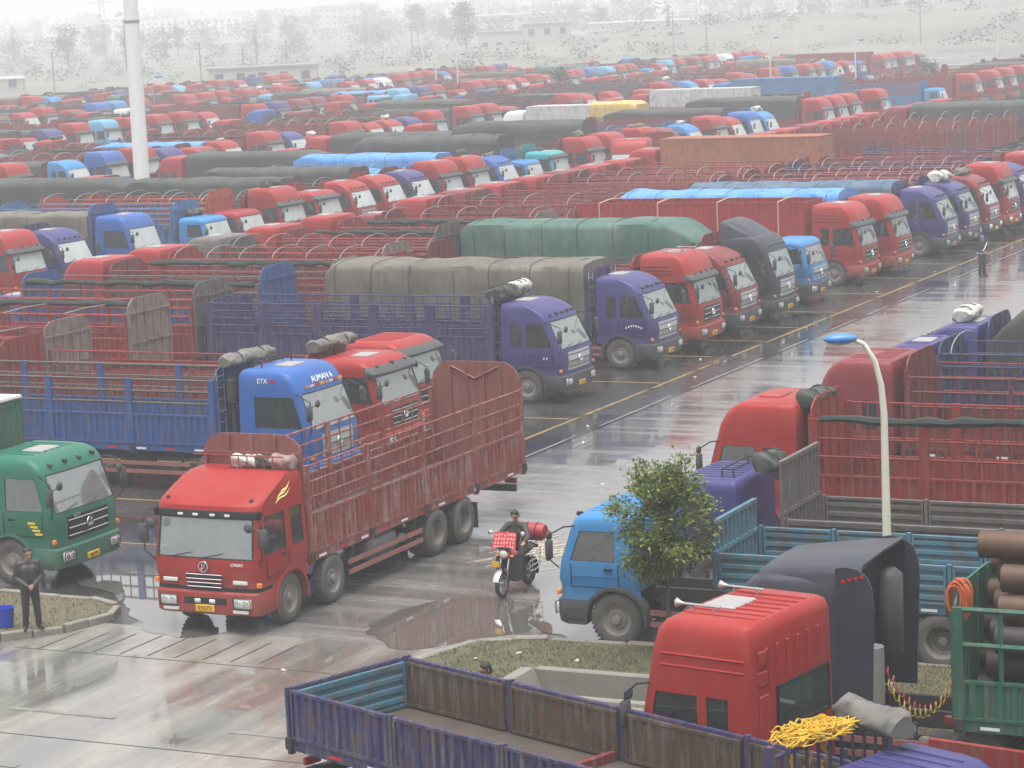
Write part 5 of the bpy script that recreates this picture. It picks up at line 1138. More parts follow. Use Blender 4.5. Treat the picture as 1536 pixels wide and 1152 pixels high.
bundle((-18.45, 53.0, 3.25), 0, (1.3, .18), T_DARK, 32, 'dark roll with hanging ends behind the bright red cab'); bundle((-17.85, 48.4, 2.65), 0, (.9, .2), T_DARK, 33, 'tangled black netting behind the purple ribbed cab', 'netting')
# ---- tractors by the verge
rtk = truck(-14.35, 34.6, 170, 0, 'square', 'red', 'none', 'red tractor unit with ribbed roof, air horns and rear window', name='tractor_unit', ax='t', cab_o=dict(ribs=True, horns=True, lights=5, arch='paint', hatch=True))
for k in range(6): part('back_rib', rtk, P('red'), lambda m: m.bbox(-2.03, -1.985, -.03, .03, 2.5, 3.02, .012), 'bkrib', (0, -.75 + k * .3, 0))
part('rear_window', rtk, GLASS0, lambda m: m.box(-2.03, -2.012, -1.0, .5, 1.72, 2.38)); part('window_seal', rtk, BLACK, lambda m: m.tube([(-2.03, y, z) for y, z in ((-1.0, 1.72), (.5, 1.72), (.5, 2.38), (-1.0, 2.38), (-1.0, 1.72))], .025, 5))
part('back_panel', rtk, P('red'), lambda m: [m.bbox(-2.03, -1.99, .72, 1.0, z0, z1, .015) for z0, z1 in ((1.3, 2.35), (2.48, 2.7), (2.78, 3.0))])
for k in range(2):
    for s in (1, -1): part('side_flute', rtk, P('red'), lambda m: m.tube([(-.5, s * 1.2, 2.72 + .17 * k), (-1.9, s * 1.2, 2.72 + .17 * k)], .025, 5))
part('fifth_wheel', rtk, CHAS, lambda m: m.lathe([(1.05, .45), (1.16, .45), (1.18, .2)], 16, 'z', (-4.9, 0, 0)))
part('rear_frame', rtk, W('red'), lambda m: (m.box(-6.4, -5.9, -1.15, 1.15, 1.02, 1.09), [m.box(-6.3, -3.6, s * 1.14 - .05, s * 1.14 + .05, .98, 1.4) for s in (1, -1)]))
dtk = truck(-14.75, 38.1, 180, 0, 'tall', 'dark', 'none', 'dark grey tractor unit with tall roof fairing and side skirts', name='tractor_unit', ax='t', cab_o=dict(wedge=3.44, bump='grey', hatch=True, grille='chrome'))
for s in (1, -1): part('side_fairing', dtk, P('dark'), lambda m: m.prism([(-2.15, 1.0), (-2.68, 1.0), (-2.76, 2.8), (-2.74, 3.1), (-2.66, 3.3), (-2.5, 3.42), (-2.3, 3.45), (-2.15, 3.42)], s * 1.2 - .02, s * 1.2 + .02))
part('exhaust_shield', dtk, plain('alloy_sheet', (.42, .42, .42), .45, .5, .2), lambda m: m.lathe([(.9, .2), (2.1, .2)], 14, 'z', (-2.55, .75, 0), True), smooth=50); part('air_intake', dtk, DGREY, lambda m: m.bbox(-2.7, -2.35, -.6, -.1, 1.6, 3.1, .1), smooth=50)
part('stripe', dtk, REDL, lambda m: [m.box(-2.25 - .1 * k, -2.31 - .1 * k, 1.221, 1.226, 3.2 + .03 * k, 3.25 + .03 * k) for k in range(0, 4)])
# green stake trailer with steel pipes
tr = thing('semi_trailer', 'green stake semi trailer loaded with rusty steel pipes', 'trailer', (-10.65, 37.9, 0), R(180))
for s in (1, -1): part('frame_rail', tr, W('red'), lambda m: m.box(-9.6, .4, s * .5 - .06, s * .5 + .06, .95, 1.06))
for x in (-6.5, -7.8, -9.1):
    for s in (1, -1): wheel(tr, x, s * 1.05, s, 1, True)
part('landing_leg', tr, CHAS, lambda m: [m.box(-2.2, -2.08, s * .7 - .06, s * .7 + .06, .03, 1.0) for s in (1, -1)])
stake_body(tr, 0, -10, 0, 'green', dict(hd=.62, zt=2.95, rails=2, bar=.65, head=3.25, tail=None, bays=4, post=.16, barr=.04, railr=.05))
PIPE = plain('rusty_pipe', (.095, .052, .03), .6, .2, .6, 2.0)
PIPE_SHADED = plain('pipe_painted_shade', (.032, .027, .024), .6, .2, .5, 2.0)  # lower pipes: shade of the trailer interior painted in as near-black
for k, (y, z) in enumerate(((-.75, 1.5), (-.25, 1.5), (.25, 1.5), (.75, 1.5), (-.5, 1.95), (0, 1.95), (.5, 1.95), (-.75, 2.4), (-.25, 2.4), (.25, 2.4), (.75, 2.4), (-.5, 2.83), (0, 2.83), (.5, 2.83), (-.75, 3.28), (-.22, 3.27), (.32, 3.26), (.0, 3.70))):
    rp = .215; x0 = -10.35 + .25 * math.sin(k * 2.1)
    o = part('steel_pipe', None, PIPE if k > 10 else PIPE_SHADED, lambda m: (m.lathe([(0, rp - .02), (0, rp), (9.2, rp), (9.2, rp - .02), (0.02, rp - .02)], 20, 'x')), 'pipe', (x0, 37.9 - y, z), smooth=40)
    tag(o, 'topmost rusty steel pipe on the green trailer load' if k == 17 else 'rusty brown steel pipe high on the green trailer load' if k > 10 else 'steel pipe with painted-in shade low inside the green stake trailer', 'pipe', 'steel pipes on the green trailer')
CABLE = plain('coil_yellow', (.45, .3, .05), .5); CABR = plain('coil_red', (.4, .05, .03), .5)
for j, (mm, nm, dy) in enumerate(((CABLE, 'yellow', 0), (CABR, 'red', .25))):
    pts = []
    for k in range(170):
        u = k / 169; x = -12.2 + u * 1.35; z = 1.75 - .75 * math.sin(math.pi * u); a = u * 2 * math.pi * 16; pts.append((x, 37.6 + dy + .07 * math.cos(a), z + .07 * math.sin(a)))
    tag(part('air_hose', None, mm, lambda m: m.tube(pts, .013, 4)), nm + ' coiled air hose between dark tractor and green trailer', 'hose')
tag(part('cord_bundle', None, plain('cord_orange', (.5, .1, .03), .7), lambda m: [m.tube([(-10.72 + (.10 + .012 * (j * 5 % 4)) * math.cos(a) + .015 * j, 36.85 + .035 * j + .03 * math.cos(a + j), 3.12 + (.15 + .02 * (j * 3 % 5)) * math.sin(a) * (1 if math.sin(a) > 0 else 2.0 + .2 * (j % 3))) for a in [2 * math.pi * q / 14 for q in range(15)]], .022, 5) for j in range(7)]), 'orange cord coil hanging on the green trailer headboard', 'cord')
# ---- purple dropside truck across the bottom of the picture
HD = -21.0; ch_, sh_ = math.cos(R(HD)), math.sin(R(HD)); RX, RY = -19.62, 33.9; NL = 11.9
pt = truck(RX + ch_ * NL, RY + sh_ * NL, HD, 0, 'flat', 'purple', 'drop', 'purple dropside truck with an empty rusty bed, parked askew', L=NL, bx0=2.2, bcol='violet', ax='4', bo=dict(hd=.78, horiz=False, pitch=.19, rusty=True, head=None, bays=4, lining='brown'), cab_o=dict(FL))
part('bed_rib', pt, WD('maroon'), lambda m: m.box(-7.25, -7.15, -1.1, 1.1, FZ, FZ + .14))
part('front_rack', pt, W('purple'), lambda m: ([m.tube([(-2.15, y, FZ), (-2.15, y, 2.75)], .025, 5) for y in [-1.15 + .23 * q for q in range(11)]], [m.tube([(-2.15, -1.17, z), (-2.15, 1.17, z)], .03, 5) for z in (2.1, 2.75)], [m.box(-2.2, -2.1, s * 1.17 - .05, s * 1.17 + .05, FZ, 2.9) for s in (1, -1)]))
def ploc(x, y, z): return (RX + ch_ * (NL + x) - sh_ * y, RY + sh_ * (NL + x) + ch_ * y, z)
rng = random.Random(8); rp_ = []
for k in range(800):
    a = k * .55; rr_ = .08 + .22 * rng.random(); c = (math.sin(k * .05) * .35, math.cos(k * .033) * .14); rp_.append(Vector((c[1] + rr_ * math.cos(a) * .8, c[0] + rr_ * math.sin(a) * 1.3, .05 + .22 * rng.random() * (1 - abs(c[0])) )))
for k in range(90): rp_.append(Vector((-.1 + .05 * math.sin(k * 1.7), -.3 + .6 * (k // 30) / 2 + .05 * math.sin(k * .9), .1 - .55 * abs(math.sin(k * .21)))))
ro = part('rope', None, plain('rope_yellow', (.62, .38, .03), .7), lambda m: m.tube(rp_, .011, 4), None, ploc(-2.2, -.25, 2.76), (0, 0, R(HD))); tag(ro, 'tangled heap of yellow rope on the purple front rack', 'rope')
bundle(ploc(-2.0, .72, 2.74), R(HD) + R(75), (1.3, .17), T_GREY, 35, 'folded light grey canvas on the purple front rack', 'folded_tarp', strap=False)
tag(part('paper_scrap', None, T_WHITE, lambda m: m.bbox(-.12, .12, -.06, .06, 0, .03, .01), None, ploc(-9.2, .1, FZ + .005), (0, 0, .5)), 'crumpled white paper lying in the empty purple truck bed', 'paper')

# ---- people and motorcycle
J = standing(1.70, wrL=(.2, .07, .98), wrR=(.2, -.07, .97), handL=(.26, -.03, .93), handR=(.26, .03, .91), elL=(-.02, .28, 1.12), elR=(-.02, -.28, 1.12), palmL=(-1, 0, .2), palmR=(-1, 0, .2), face=(1, .25, 0), chest=(.01, 0, 1.28), kneeL=(.02, .12, .5), ankleL=(.0, .15, .09), toeL=(.14, .2, .045))
person((-31.12, 41.2, .15), R(-45), J, 'man in black leather jacket standing on the kerb of the traffic island', JACKET, TROU)
person((-18.3, 36.1, .0), R(-120), standing(1.72, face=(1, -.2, 0)), 'man standing behind the purple dropside truck, only his head showing', OLIVE, TROU)
po, hfp = person((-28.9, 104.5, .0), R(-30), standing(1.75, elR=(.0, -.26, 1.15), wrR=(.16, -.1, 1.05), handR=(.22, .02, 1.03), elL=(.0, .26, 1.15), wrL=(.16, .1, 1.05), handL=(.22, -.02, 1.03)), 'person in dark uniform with blue cap and white shoulder belt on the road', NAVYC, NAVYC, hat=plain('cap_blue', (.03, .12, .42), .5), voxel=.014)
part('shoulder_belt', po, WHITE, lambda m: (m.tube([(.135, .17, 1.43), (.16, .0, 1.2), (.12, -.17, 1.0)], .022, 4), m.tube([(-.11, .17, 1.43), (-.15, .0, 1.2), (-.11, -.17, 1.0)], .022, 4), m.tube([(.16 * math.cos(a), .19 * math.sin(a), 1.0) for a in [2 * math.pi * q / 14 for q in range(15)]], .025, 4)))
MCX, MCY = -23.24, 47.42
motorcycle((MCX, MCY, .006), R(-90), 'motorcycle with a red lettered front board and chrome side racks')
J = dict(pelvis=(-.28, 0, .93), chest=(-.17, 0, 1.24), neck=(-.12, 0, 1.44), head=(-.08, 0, 1.59), hipL=(-.25, .1, .9), hipR=(-.25, -.1, .9), kneeL=(.17, .22, .80), kneeR=(.17, -.22, .80), ankleL=(.02, .22, .40), ankleR=(.02, -.22, .40), toeL=(.17, .22, .33), toeR=(.17, -.22, .33),
  shL=(-.14, .19, 1.38), shR=(-.14, -.19, 1.38), elL=(.04, .34, 1.18), elR=(.04, -.34, 1.18), wrL=(.21, .33, 1.10), wrR=(.21, -.33, 1.10), handL=(.32, .32, 1.08), handR=(.32, -.32, 1.08), palmL=(0, 0, 1), palmR=(0, 0, 1), face=(1, .1, -.15))
person((MCX, MCY, .006), R(-90), J, 'person in olive jacket riding the motorcycle with the red board', OLIVE, TROU)
bg_ = part('duffel_bag', None, plain('bag_red', (.33, .015, .03), .5, var=.3), lambda m: m.lathe([(-.3, .03), (-.29, .15), (-.2, .19), (.2, .19), (.29, .15), (.3, .03)], 18, 'y', cap=True), None, (MCX, MCY + .93, 1.09), (0, 0, R(-90)), smooth=50); tag(bg_, 'red round duffel bag strapped behind the motorcycle rider', 'bag')
part('strap', bg_, BLACK, lambda m: [m.tube([(.195 * math.cos(a), y, .195 * math.sin(a)) for a in [2 * math.pi * q / 16 for q in range(17)]], .012, 4) for y in (-.12, .12)])
# ---- tree, lamps, bucket, litter
tree((-17.85, 42.7, .12), 3.65, 1.02, 5, 'small leafy tree in front of the sky blue truck', nl=11000, base=.44)
POLE = plain('pole_cream', (.62, .62, .52), .45, var=.12); LBLUE = plain('lamp_blue', (.06, .22, .55), .3)
def lamp(x, y, h, ang, label, r=.075, group=None, double=False):
    t = thing('street_lamp', label, 'street lamp', (x, y, 0), R(ang), group)
    part('pole', t, POLE, lambda m: m.tube([(0, 0, 0), (0, 0, h * .5), (0, 0, h - 1.3), (.04, 0, h - .8), (.14, 0, h - .38), (.32, 0, h - .08), (.52, 0, h + .02)], [r * 1.25, r, r * .8, r * .72, r * .65, r * .6, r * .5], 10), ('lpole', h, r), smooth=50)
    part('base_plate', t, STEEL, lambda m: m.bbox(-.2, .2, -.2, .2, 0, .04, .01), 'lbase')
    hd_ = part('lamp_head', t, LBLUE, lambda m: m.ball((.72, 0, h + .03), (.30, .15, .095), 14, 8), ('lhead', h), smooth=60)
    part('lamp_glass', hd_, LENS, lambda m: m.ball((.75, 0, h - .02), (.2, .1, .07), 12, 6), ('lglass', h), smooth=60)
    return t
lamp(-13.45, 42.2, 6.25, 206, 'cream street lamp with blue head rising behind the dark tractor')
mp_ = part('light_mast', None, WHITE, lambda m: m.tube([(0, 0, 0), (0, 0, 9), (0, 0, 18), (0, 0, 30)], [.45, .42, .38, .31], 16), None, (-80.2, 119.0, 0), smooth=50); tag(mp_, 'thick white light mast rising out of the parked trucks', 'light mast')
part('joint_band', mp_, STEEL, lambda m: m.lathe([(12.0, .40), (12.0, .43), (12.15, .43), (12.15, .40)], 16, 'z'))
part('lamp_ring', mp_, STEEL, lambda m: (m.lathe([(29.6, 1.1), (29.6, 1.2), (29.75, 1.2), (29.75, 1.1), (29.6, 1.1)], 20, 'z'), [m.tube([(0, 0, 29.7), (1.15 * math.cos(q), 1.15 * math.sin(q), 29.7)], .03, 4) for q in (0, 1.57, 3.14, 4.71)]))
bk = part('bucket', None, plain('bucket_blue', (.02, .06, .5), .35), lambda m: m.lathe([(0, .01), (0, .15), (.38, .19), (.4, .2), (.4, .185), (.02, .14), (.02, .01)], 20, 'z'), None, (-31.85, 41.3, .15), smooth=40); tag(bk, 'blue plastic bucket beside the man on the island', 'bucket')
rng = random.Random(12)
def straw(m):
    for k in range(150):
        x, y = rng.gauss(-24.6, .5), rng.gauss(50.9, .7); a = rng.gauss(.9, .5); l = rng.uniform(.2, .7); m.tube([(x, y, .012), (x + l * .5 * math.cos(a), y + l * .5 * math.sin(a), .02), (x + l * math.cos(a + .2), y + l * math.sin(a + .2), .012)], .006, 3)
sw_ = part('straw', None, plain('straw_pale', (.5, .45, .33), .8), straw); sw_['kind'] = 'stuff'; sw_['label'] = 'scattered pale straw on the wet road'
LIT = [(-30.6, 76.2), (-31.9, 80.0), (-30.9, 88.0), (-29.3, 92.3), (-31.7, 98.9), (-30.2, 66.8), (-28.9, 70.5), (-31.4, 106), (-26.2, 58.7), (-24.7, 40.3), (-21.3, 41.6), (-20.7, 42.2), (-19.4, 42.0)]
for k, (x, y) in enumerate(LIT):
    tag(part('litter', None, T_WHITE, lambda m: m.add([(-.09, -.05, 0), (.07, -.06, .02), (.1, .05, .045), (-.05, .07, .015), (0, 0, .06)], [(0, 1, 4), (1, 2, 4), (2, 3, 4), (3, 0, 4), (3, 2, 1, 0)]), 'lit', scale=(.65, .65, .65), loc=(x, y, .012 if k < 10 else .15), rot=(0, 0, k * 1.7)), 'scrap of white litter lying on the wet ground' if k < 10 else 'scrap of white litter lying on the grass verge', 'litter', 'white litter scraps' if k < 10 else 'litter on the verge')

# ------------------------------------------------------------------ the ranks behind
CABW = {'high': 'high roof', 'round': 'round roof', 'flat': 'flat roof', 'mid': 'low roof', 'tall': 'tall'}
COLW = {'skyblue': 'sky blue', 'paleblue': 'pale blue', 'darkred': 'dark red'}
RANK = {2: 'second rank', 3: 'third rank', 4: 'fourth rank', 5: 'fifth rank', 6: 'sixth rank'}
def seen(x, y, z=3.0, mg=90):
    d = Vector((x, y, z)) - Vector((0, 0, CAM_H)); w = d.dot(fw)
    return w > 5 and -mg < 768 + 3850 * d.dot(rt) / w < 1536 + mg
REG = []
def parked(X, Y, hd, lod, rank, cab, col, body, bcol=None, **kw):
    L = kw.pop('L', 12.2); s = 1 if hd == 0 else -1
    if not (seen(X, Y) or seen(X - s * L, Y)): return
    where = RANK[rank] + ('' if hd == 0 else ' reversed')
    hoops = kw.get('bo', {}).get('hoops') and body == 'stake'; tm = kw.get('tarpmat') or kw.get('topper')
    load = {'stake': 'bare hoops' if hoops else 'rolled cover' if kw.get('bo', {}).get('rolled') else 'open stakes', 'tarp': (tm.name.replace('tarp_', '') + ' tarp') if tm else '', 'box': '%s box' % COLW.get(bcol or col, bcol or col), 'drop': 'low sides'}[body]
    co = dict({'high': HI, 'round': RO, 'flat': FL, 'mid': dict(visor=True), 'tall': {}}[cab])
    if lod == 2: co.pop('lights', None)
    b = kw.pop('bundle', None)
    lab = '%s %s truck with %s%s in %s' % (COLW.get(col, col), CABW[cab], load, ' and %s roof roll' % {'d': 'dark', 'g': 'grey', 'w': 'white'}[b] if b else '', where)
    lab = kw.pop('label', lab); grp = 'trucks of the ' + where
    if 'bo' in kw and lod < 2 and rank > 1: kw['bo'] = dict(kw['bo'])
    t = truck(X, Y, hd + kw.pop('skew', 0), lod, cab, col, body, lab, group=grp, bcol=bcol or col, cab_o=co, L=L, **kw)
    REG.append((where, Y, t, COLW.get(col, col), '%s %s truck, %s' % (COLW.get(col, col), CABW[cab], load + (' and %s roll' % {'d': 'dark', 'g': 'grey', 'w': 'white'}[b] if b else '')), lab))
    if b:
        top = CABS[cab]['lev'][-1][0]; m_, w_ = {'d': (T_DARK, 'dark'), 'g': (T_GREY, 'grey'), 'w': (T_WHITE, 'white')}[b]
        BUNDLE_I[0] += 1
        bundle((X - s * 1.65, Y + .2, top + .01), .3 * math.sin(Y), (1.2 + .5 * math.sin(Y * 3), .15 + .06 * math.sin(Y * 7)), m_, BUNDLE_I[0], '%s roof roll on a %s %s cab, %s' % (w_, COLW.get(col, col), CABW[cab], where), strap=lod < 2, group='roof bundles of the ' + where)
H7 = dict(hoops=5, zt=2.85); H0 = dict(zt=2.95)
C2 = [(90.6, 'high', 'red', 'stake', {}), (94.2, 'round', 'purple', 'stake', {}), (99.7, 'tall', 'blue', 'tarp', dict(tarpmat=T_BROWN, bcol='blue', bo=dict(zlow=2.0, zside=3.2, ztop=3.35, head=3.75))), (106.0, 'flat', 'skyblue', 'stake', dict(bundle='d')), (109.2, 'flat', 'red', 'stake', dict(bcol='orange', bo=dict(head=3.6, hoops=6))),
      (113.2, 'high', 'red', 'stake', dict(bundle='d', bo=H7)), (117.0, 'mid', 'darkred', 'tarp', dict(tarpmat=T_DARK)), (120.8, 'round', 'red', 'stake', dict(bo=H7)), (124.3, 'round', 'red', 'tarp', dict(tarpmat=T_DARK)), (127.7, 'round', 'purple', 'tarp', dict(tarpmat=T_BLUE, bcol='maroon', bo=dict(hoops=9, zlow=2.6, zside=2.9, ztop=3.2))),
      (131.3, 'high', 'red', 'stake', dict(bo=H7)), (134.9, 'high', 'red', 'tarp', dict(tarpmat=T_BLUE, bundle='d')), (138.8, 'round', 'blue', 'stake', dict(bundle='g', bcol='maroon')), (142.4, 'flat', 'skyblue', 'tarp', dict(tarpmat=T_DARK, bo=dict(zlow=1.6, zside=3.6, ztop=4.2), seed=14)), (146.2, 'mid', 'teal', 'stake', dict(bundle='d', bcol='teal')), (152.0, 'high', 'red', 'stake', dict(bundle='g')),
      (156.0, 'high', 'darkred', 'tarp', dict(tarpmat=T_DARK, bo=dict(zlow=1.6, zside=3.6, ztop=4.3), seed=15)), (161.5, 'high', 'red', 'stake', dict(bo=H7, bundle='g')), (165.5, 'round', 'maroon', 'stake', dict(bo=H7)), (169.6, 'round', 'skyblue', 'stake', dict(bundle='w')), (174.4, 'high', 'red', 'stake', {}), (178.0, 'round', 'red', 'stake', {}), (181.6, 'tall', 'blue', 'tarp', dict(tarpmat=T_DARK)), (185.2, 'round', 'skyblue', 'stake', dict(bundle='w')),
      (198.4, 'high', 'red', 'tarp', dict(tarpmat=T_DARK)), (202.0, 'high', 'red', 'stake', dict(bo=H7)), (205.6, 'high', 'red', 'stake', dict(bo=H7)), (213.5, 'high', 'darkred', 'stake', dict(bo=H7)), (231.0, 'flat', 'skyblue', 'stake', {}), (243.0, 'high', 'red', 'stake', {}), (250.6, 'high', 'red', 'stake', dict(bo=H7)), (256, 'high', 'darkred', 'stake', {}), (262.4, 'high', 'red', 'stake', {}), (268.5, 'high', 'red', 'stake', dict(bo=H7))]
for Y, cab, col, body, kw in C2: parked(-67.0, Y, 0, 1 if Y < 150 else 2, 2, cab, col, body, **dict(kw))
# a truck nosing down the lane between the ranks, and the stacked goods on the first rank's far end
truck(-63.2, 147.5, -78, 1, 'high', 'red', 'stake', 'red high roof truck driving down the lane beside the teal truck', L=11, bcol='darkred', cab_o=dict(visor=False), bo=H0)
C2B = [(96, 'high', 'darkred', 'stake', dict(bo=dict(zt=2.9, rolled=1, rollside=1))), (104, 'high', 'blue', 'tarp', dict(tarpmat=T_BLUE, bo=dict(hoops=9, zlow=2.5, zside=2.9, ztop=3.25))), (111, 'high', 'red', 'stake', dict(bo=dict(zt=2.9, rolled=2, rollside=-1))), (118, 'high', 'maroon', 'tarp', dict(tarpmat=T_DARK)), (125, 'high', 'red', 'stake', dict(bo=H7)), (129.5, 'high', 'darkred', 'stake', dict(bo=dict(zt=2.9, rolled=4, rollside=-1))), (134, 'high', 'red', 'stake', dict(bo=dict(zt=2.9, rolled=5, rollside=1))), (139, 'high', 'darkred', 'tarp', dict(tarpmat=T_DARK)), (143.5, 'high', 'red', 'stake', dict(bo=H7)), (148, 'high', 'maroon', 'stake', dict(bo=dict(zt=2.9, rolled=7, rollside=1))), (153, 'high', 'red', 'stake', {}), (157.5, 'high', 'darkred', 'tarp', dict(tarpmat=T_DARK)), (162, 'high', 'red', 'stake', dict(bo=dict(zt=2.9, rolled=8, rollside=-1))), (167, 'high', 'darkred', 'stake', dict(bo=H7)),
       (172, 'high', 'red', 'stake', {}), (177, 'high', 'red', 'stake', dict(bo=dict(zt=2.9, rolled=10, rollside=-1))), (182, 'mid', 'maroon', 'stake', dict(bo=dict(zt=2.9, rolled=11, rollside=1))), (189.5, 'high', 'white', 'box', {}), (196, 'high', 'red', 'stake', dict(bo=H7)), (208, 'high', 'darkred', 'stake', {}), (215.5, 'high', 'red', 'box', dict(bcol='white')), (222, 'high', 'red', 'stake', {}), (229, 'high', 'red', 'stake', dict(bo=dict(zt=2.9, rolled=13, rollside=1))), (236, 'high', 'blue', 'box', dict(bcol='skyblue', L=13)), (243, 'high', 'red', 'stake', {}), (250, 'high', 'red', 'stake', dict(bo=dict(zt=2.9, rolled=14, rollside=-1))), (257, 'high', 'darkred', 'stake', {}), (264, 'high', 'red', 'stake', {})]
C2B = [q for i, q in enumerate(C2B) if q[3] != 'stake' or i % 3]
for Y, cab, col, body, kw in C2B:
    if body == 'stake': kw = dict(kw, bo=dict(kw.get('bo', {}), zt=2.45, head=2.9, tail=2.7, rails=3)); cab = 'mid' if int(Y) % 2 else cab
    parked(-92.0, Y, 180, 2, 2, cab, col, body, **dict(kw))
wt = [o for o in COL.objects if o.get('label', '').startswith('white high roof truck')]
if wt: tarp_cover(wt[0], -8.2, -12.25, 2.7, 3.72, 3.95, T_YEL, 2, 4, w=1.3)
C1C = [(144.5, 'maroon', None), (148.5, 'darkred', None), (152.6, 'red', None), (156.8, 'darkred', None), (161, 'maroon', None), (165, 'darkred', None), (169, 'red', None), (173.5, 'darkred', None), (182, 'maroon', T_DARK), (187, 'darkred', None), (192, 'darkred', None)]
for Y, c, tm in C1C: truck(-57.6, Y, 180, 2, 'high', c, 'tarp' if tm else 'stake', '%s stake truck %s beyond the orange container' % (COLW.get(c, c), 'with dark tarp' if tm else 'with bare hoops' if int(Y) % 2 else 'without hoops'), L=11.9, bo=(dict(H7) if int(Y) % 2 else {}) if not tm else {}, tarpmat=tm, cab_o={}, group='trucks parked tail to tail beyond the orange container')
for Y, c in ((131.2, 'red'), (135, 'darkred'), (139, 'purple'), (143, 'red'), (147, 'red'), (151, 'blue')):
    if seen(-33, Y): parked(NX, Y, 0, 1, 2, 'high', c, 'stake', label='%s high roof truck far along the first rank' % COLW.get(c, c))
C3 = [(131.6, 'round', 'paleblue', {}), (134.6, 'high', 'red', {}), (141.0, 'round', 'skyblue', {}), (145.4, 'high', 'blue', {}), (149.3, 'high', 'red', {}), (153.0, 'round', 'purple', {}), (156.8, 'mid', 'red', {}), (160.5, 'round', 'red', dict(bundle='w')), (166.3, 'high', 'red', {}), (169.9, 'round', 'purple', {}), (173.6, 'flat', 'red', dict(bundle='w')), (178.8, 'high', 'red', {}), (182.4, 'round', 'red', dict(bundle='d')), (185.9, 'round', 'red', dict(bundle='w')), (189.4, 'round', 'purple', {}), (193.2, 'high', 'red', {}), (200.4, 'high', 'red', {}), (204.0, 'high', 'red', {})]
rg = random.Random(21)
def rbody(kw):
    q = rg.random()
    if q < .2: return 'stake', dict(kw, bo=dict(hoops=6, zt=2.85), bcol=rg.choice(['darkred', 'maroon', 'darkred', 'red']))
    if q < .48: return 'stake', dict(kw, bo=dict(zt=2.9, rolled=rg.randrange(1, 99), rollside=rg.choice([-1, 1])), bcol=rg.choice(['darkred', 'maroon', 'brown', 'red']))
    if q < .70: return 'stake', dict(kw, bcol=rg.choice(['darkred', 'red', 'maroon', 'grey']))
    if q > .97: return 'box', dict(kw, bcol=rg.choice(['darkred', 'red', 'rust', 'navy', 'white']))
    if q < .80: return 'stake', dict(kw, bo=dict(zt=2.5, rails=3, head=3.0, tail=2.9), bcol=rg.choice(['darkred', 'red', 'maroon', 'brown']))
    if q < .97: return 'tarp', dict(kw, bo=dict(zside=2.7, ztop=3.05, head=2.9), tarpmat=rg.choice([T_DARK, T_DARK, T_GREEN, T_DARK, T_BROWN, T_BLUE]), bcol='darkred', seed=rg.randrange(50))
    return 'box', dict(kw, bcol=rg.choice(['darkred', 'red', 'rust', 'navy', 'white']))
for Y, cab, col, kw in C3:
    b, k2 = rbody(kw); parked(-99.6, Y, 0, 2, 3, cab, col, b, **k2)
def fill(X, hd, rank, y0, y1, pitch, gap=.10):
    y = y0
    while y < y1:
        if rg.random() > gap:
            col = rg.choices(['red', 'darkred', 'purple', 'blue', 'skyblue', 'maroon', 'teal', 'white', 'paleblue'], [66, 6, 7, 5, 5, 4, 1, 2, 3])[0]; cab = rg.choices(['high', 'round', 'flat', 'mid'], [58, 25, 7, 10])[0]
            kw = {}
            if rg.random() < .16: kw['bundle'] = rg.choice('dgw')
            b, kw = rbody(kw)
            if hd == 180: cab = rg.choice(['mid', 'mid', 'flat', 'high']); kw['bo'] = dict(kw.get('bo', {}), zt=2.4, head=2.8, tail=2.6)
            parked(X + rg.uniform(-.5, .5), y, hd, 2, rank, cab, col, b, skew=rg.uniform(-1.2, 1.2), **kw)
        y += pitch + rg.uniform(-.25, .5)
fill(-99.6, 0, 3, 208.5, 335, 4.2); fill(-124.5, 180, 3, 150, 345, 6.6, .15)
fill(-131.5, 0, 4, 166, 362, 4.1); fill(-155.5, 180, 4, 205, 365, 7.0, .18)
fill(-159.5, 0, 5, 205, 335, 4.2); fill(-183, 180, 5, 240, 330, 7.2, .2); fill(-187, 0, 6, 238, 318, 4.5)
fill(-67.0, 0, 2, 274, 330, 4.6)
# look-alikes of one rank are told apart by their neighbours' colours
REG.sort(key=lambda q: (q[0], q[1])); cnt = {}
for q in REG: cnt[q[5]] = cnt.get(q[5], 0) + 1
for i, (w, y, t, c, sh, lab) in enumerate(REG):
    if cnt[lab] > 1:
        a = REG[i - 1][3] if i and REG[i - 1][0] == w else None; b = REG[i + 1][3] if i + 1 < len(REG) and REG[i + 1][0] == w else None
        if a and b: t['label'] = sh + (', between %s cabs, %s' % (a, w) if a == b else ', beside %s and %s cabs, %s' % (min(a, b), max(a, b), w))
        else: t['label'] = sh + ', at the end of the %s' % w
for o in list(COL.objects):
    l = o.get('label', '')
    if len(l.split()) > 16:
        for w in ('dark', 'grey', 'white'): l = l.replace(' and %s roll' % w, '').replace(' and %s roof roll' % w, '')
        o['label'] = l
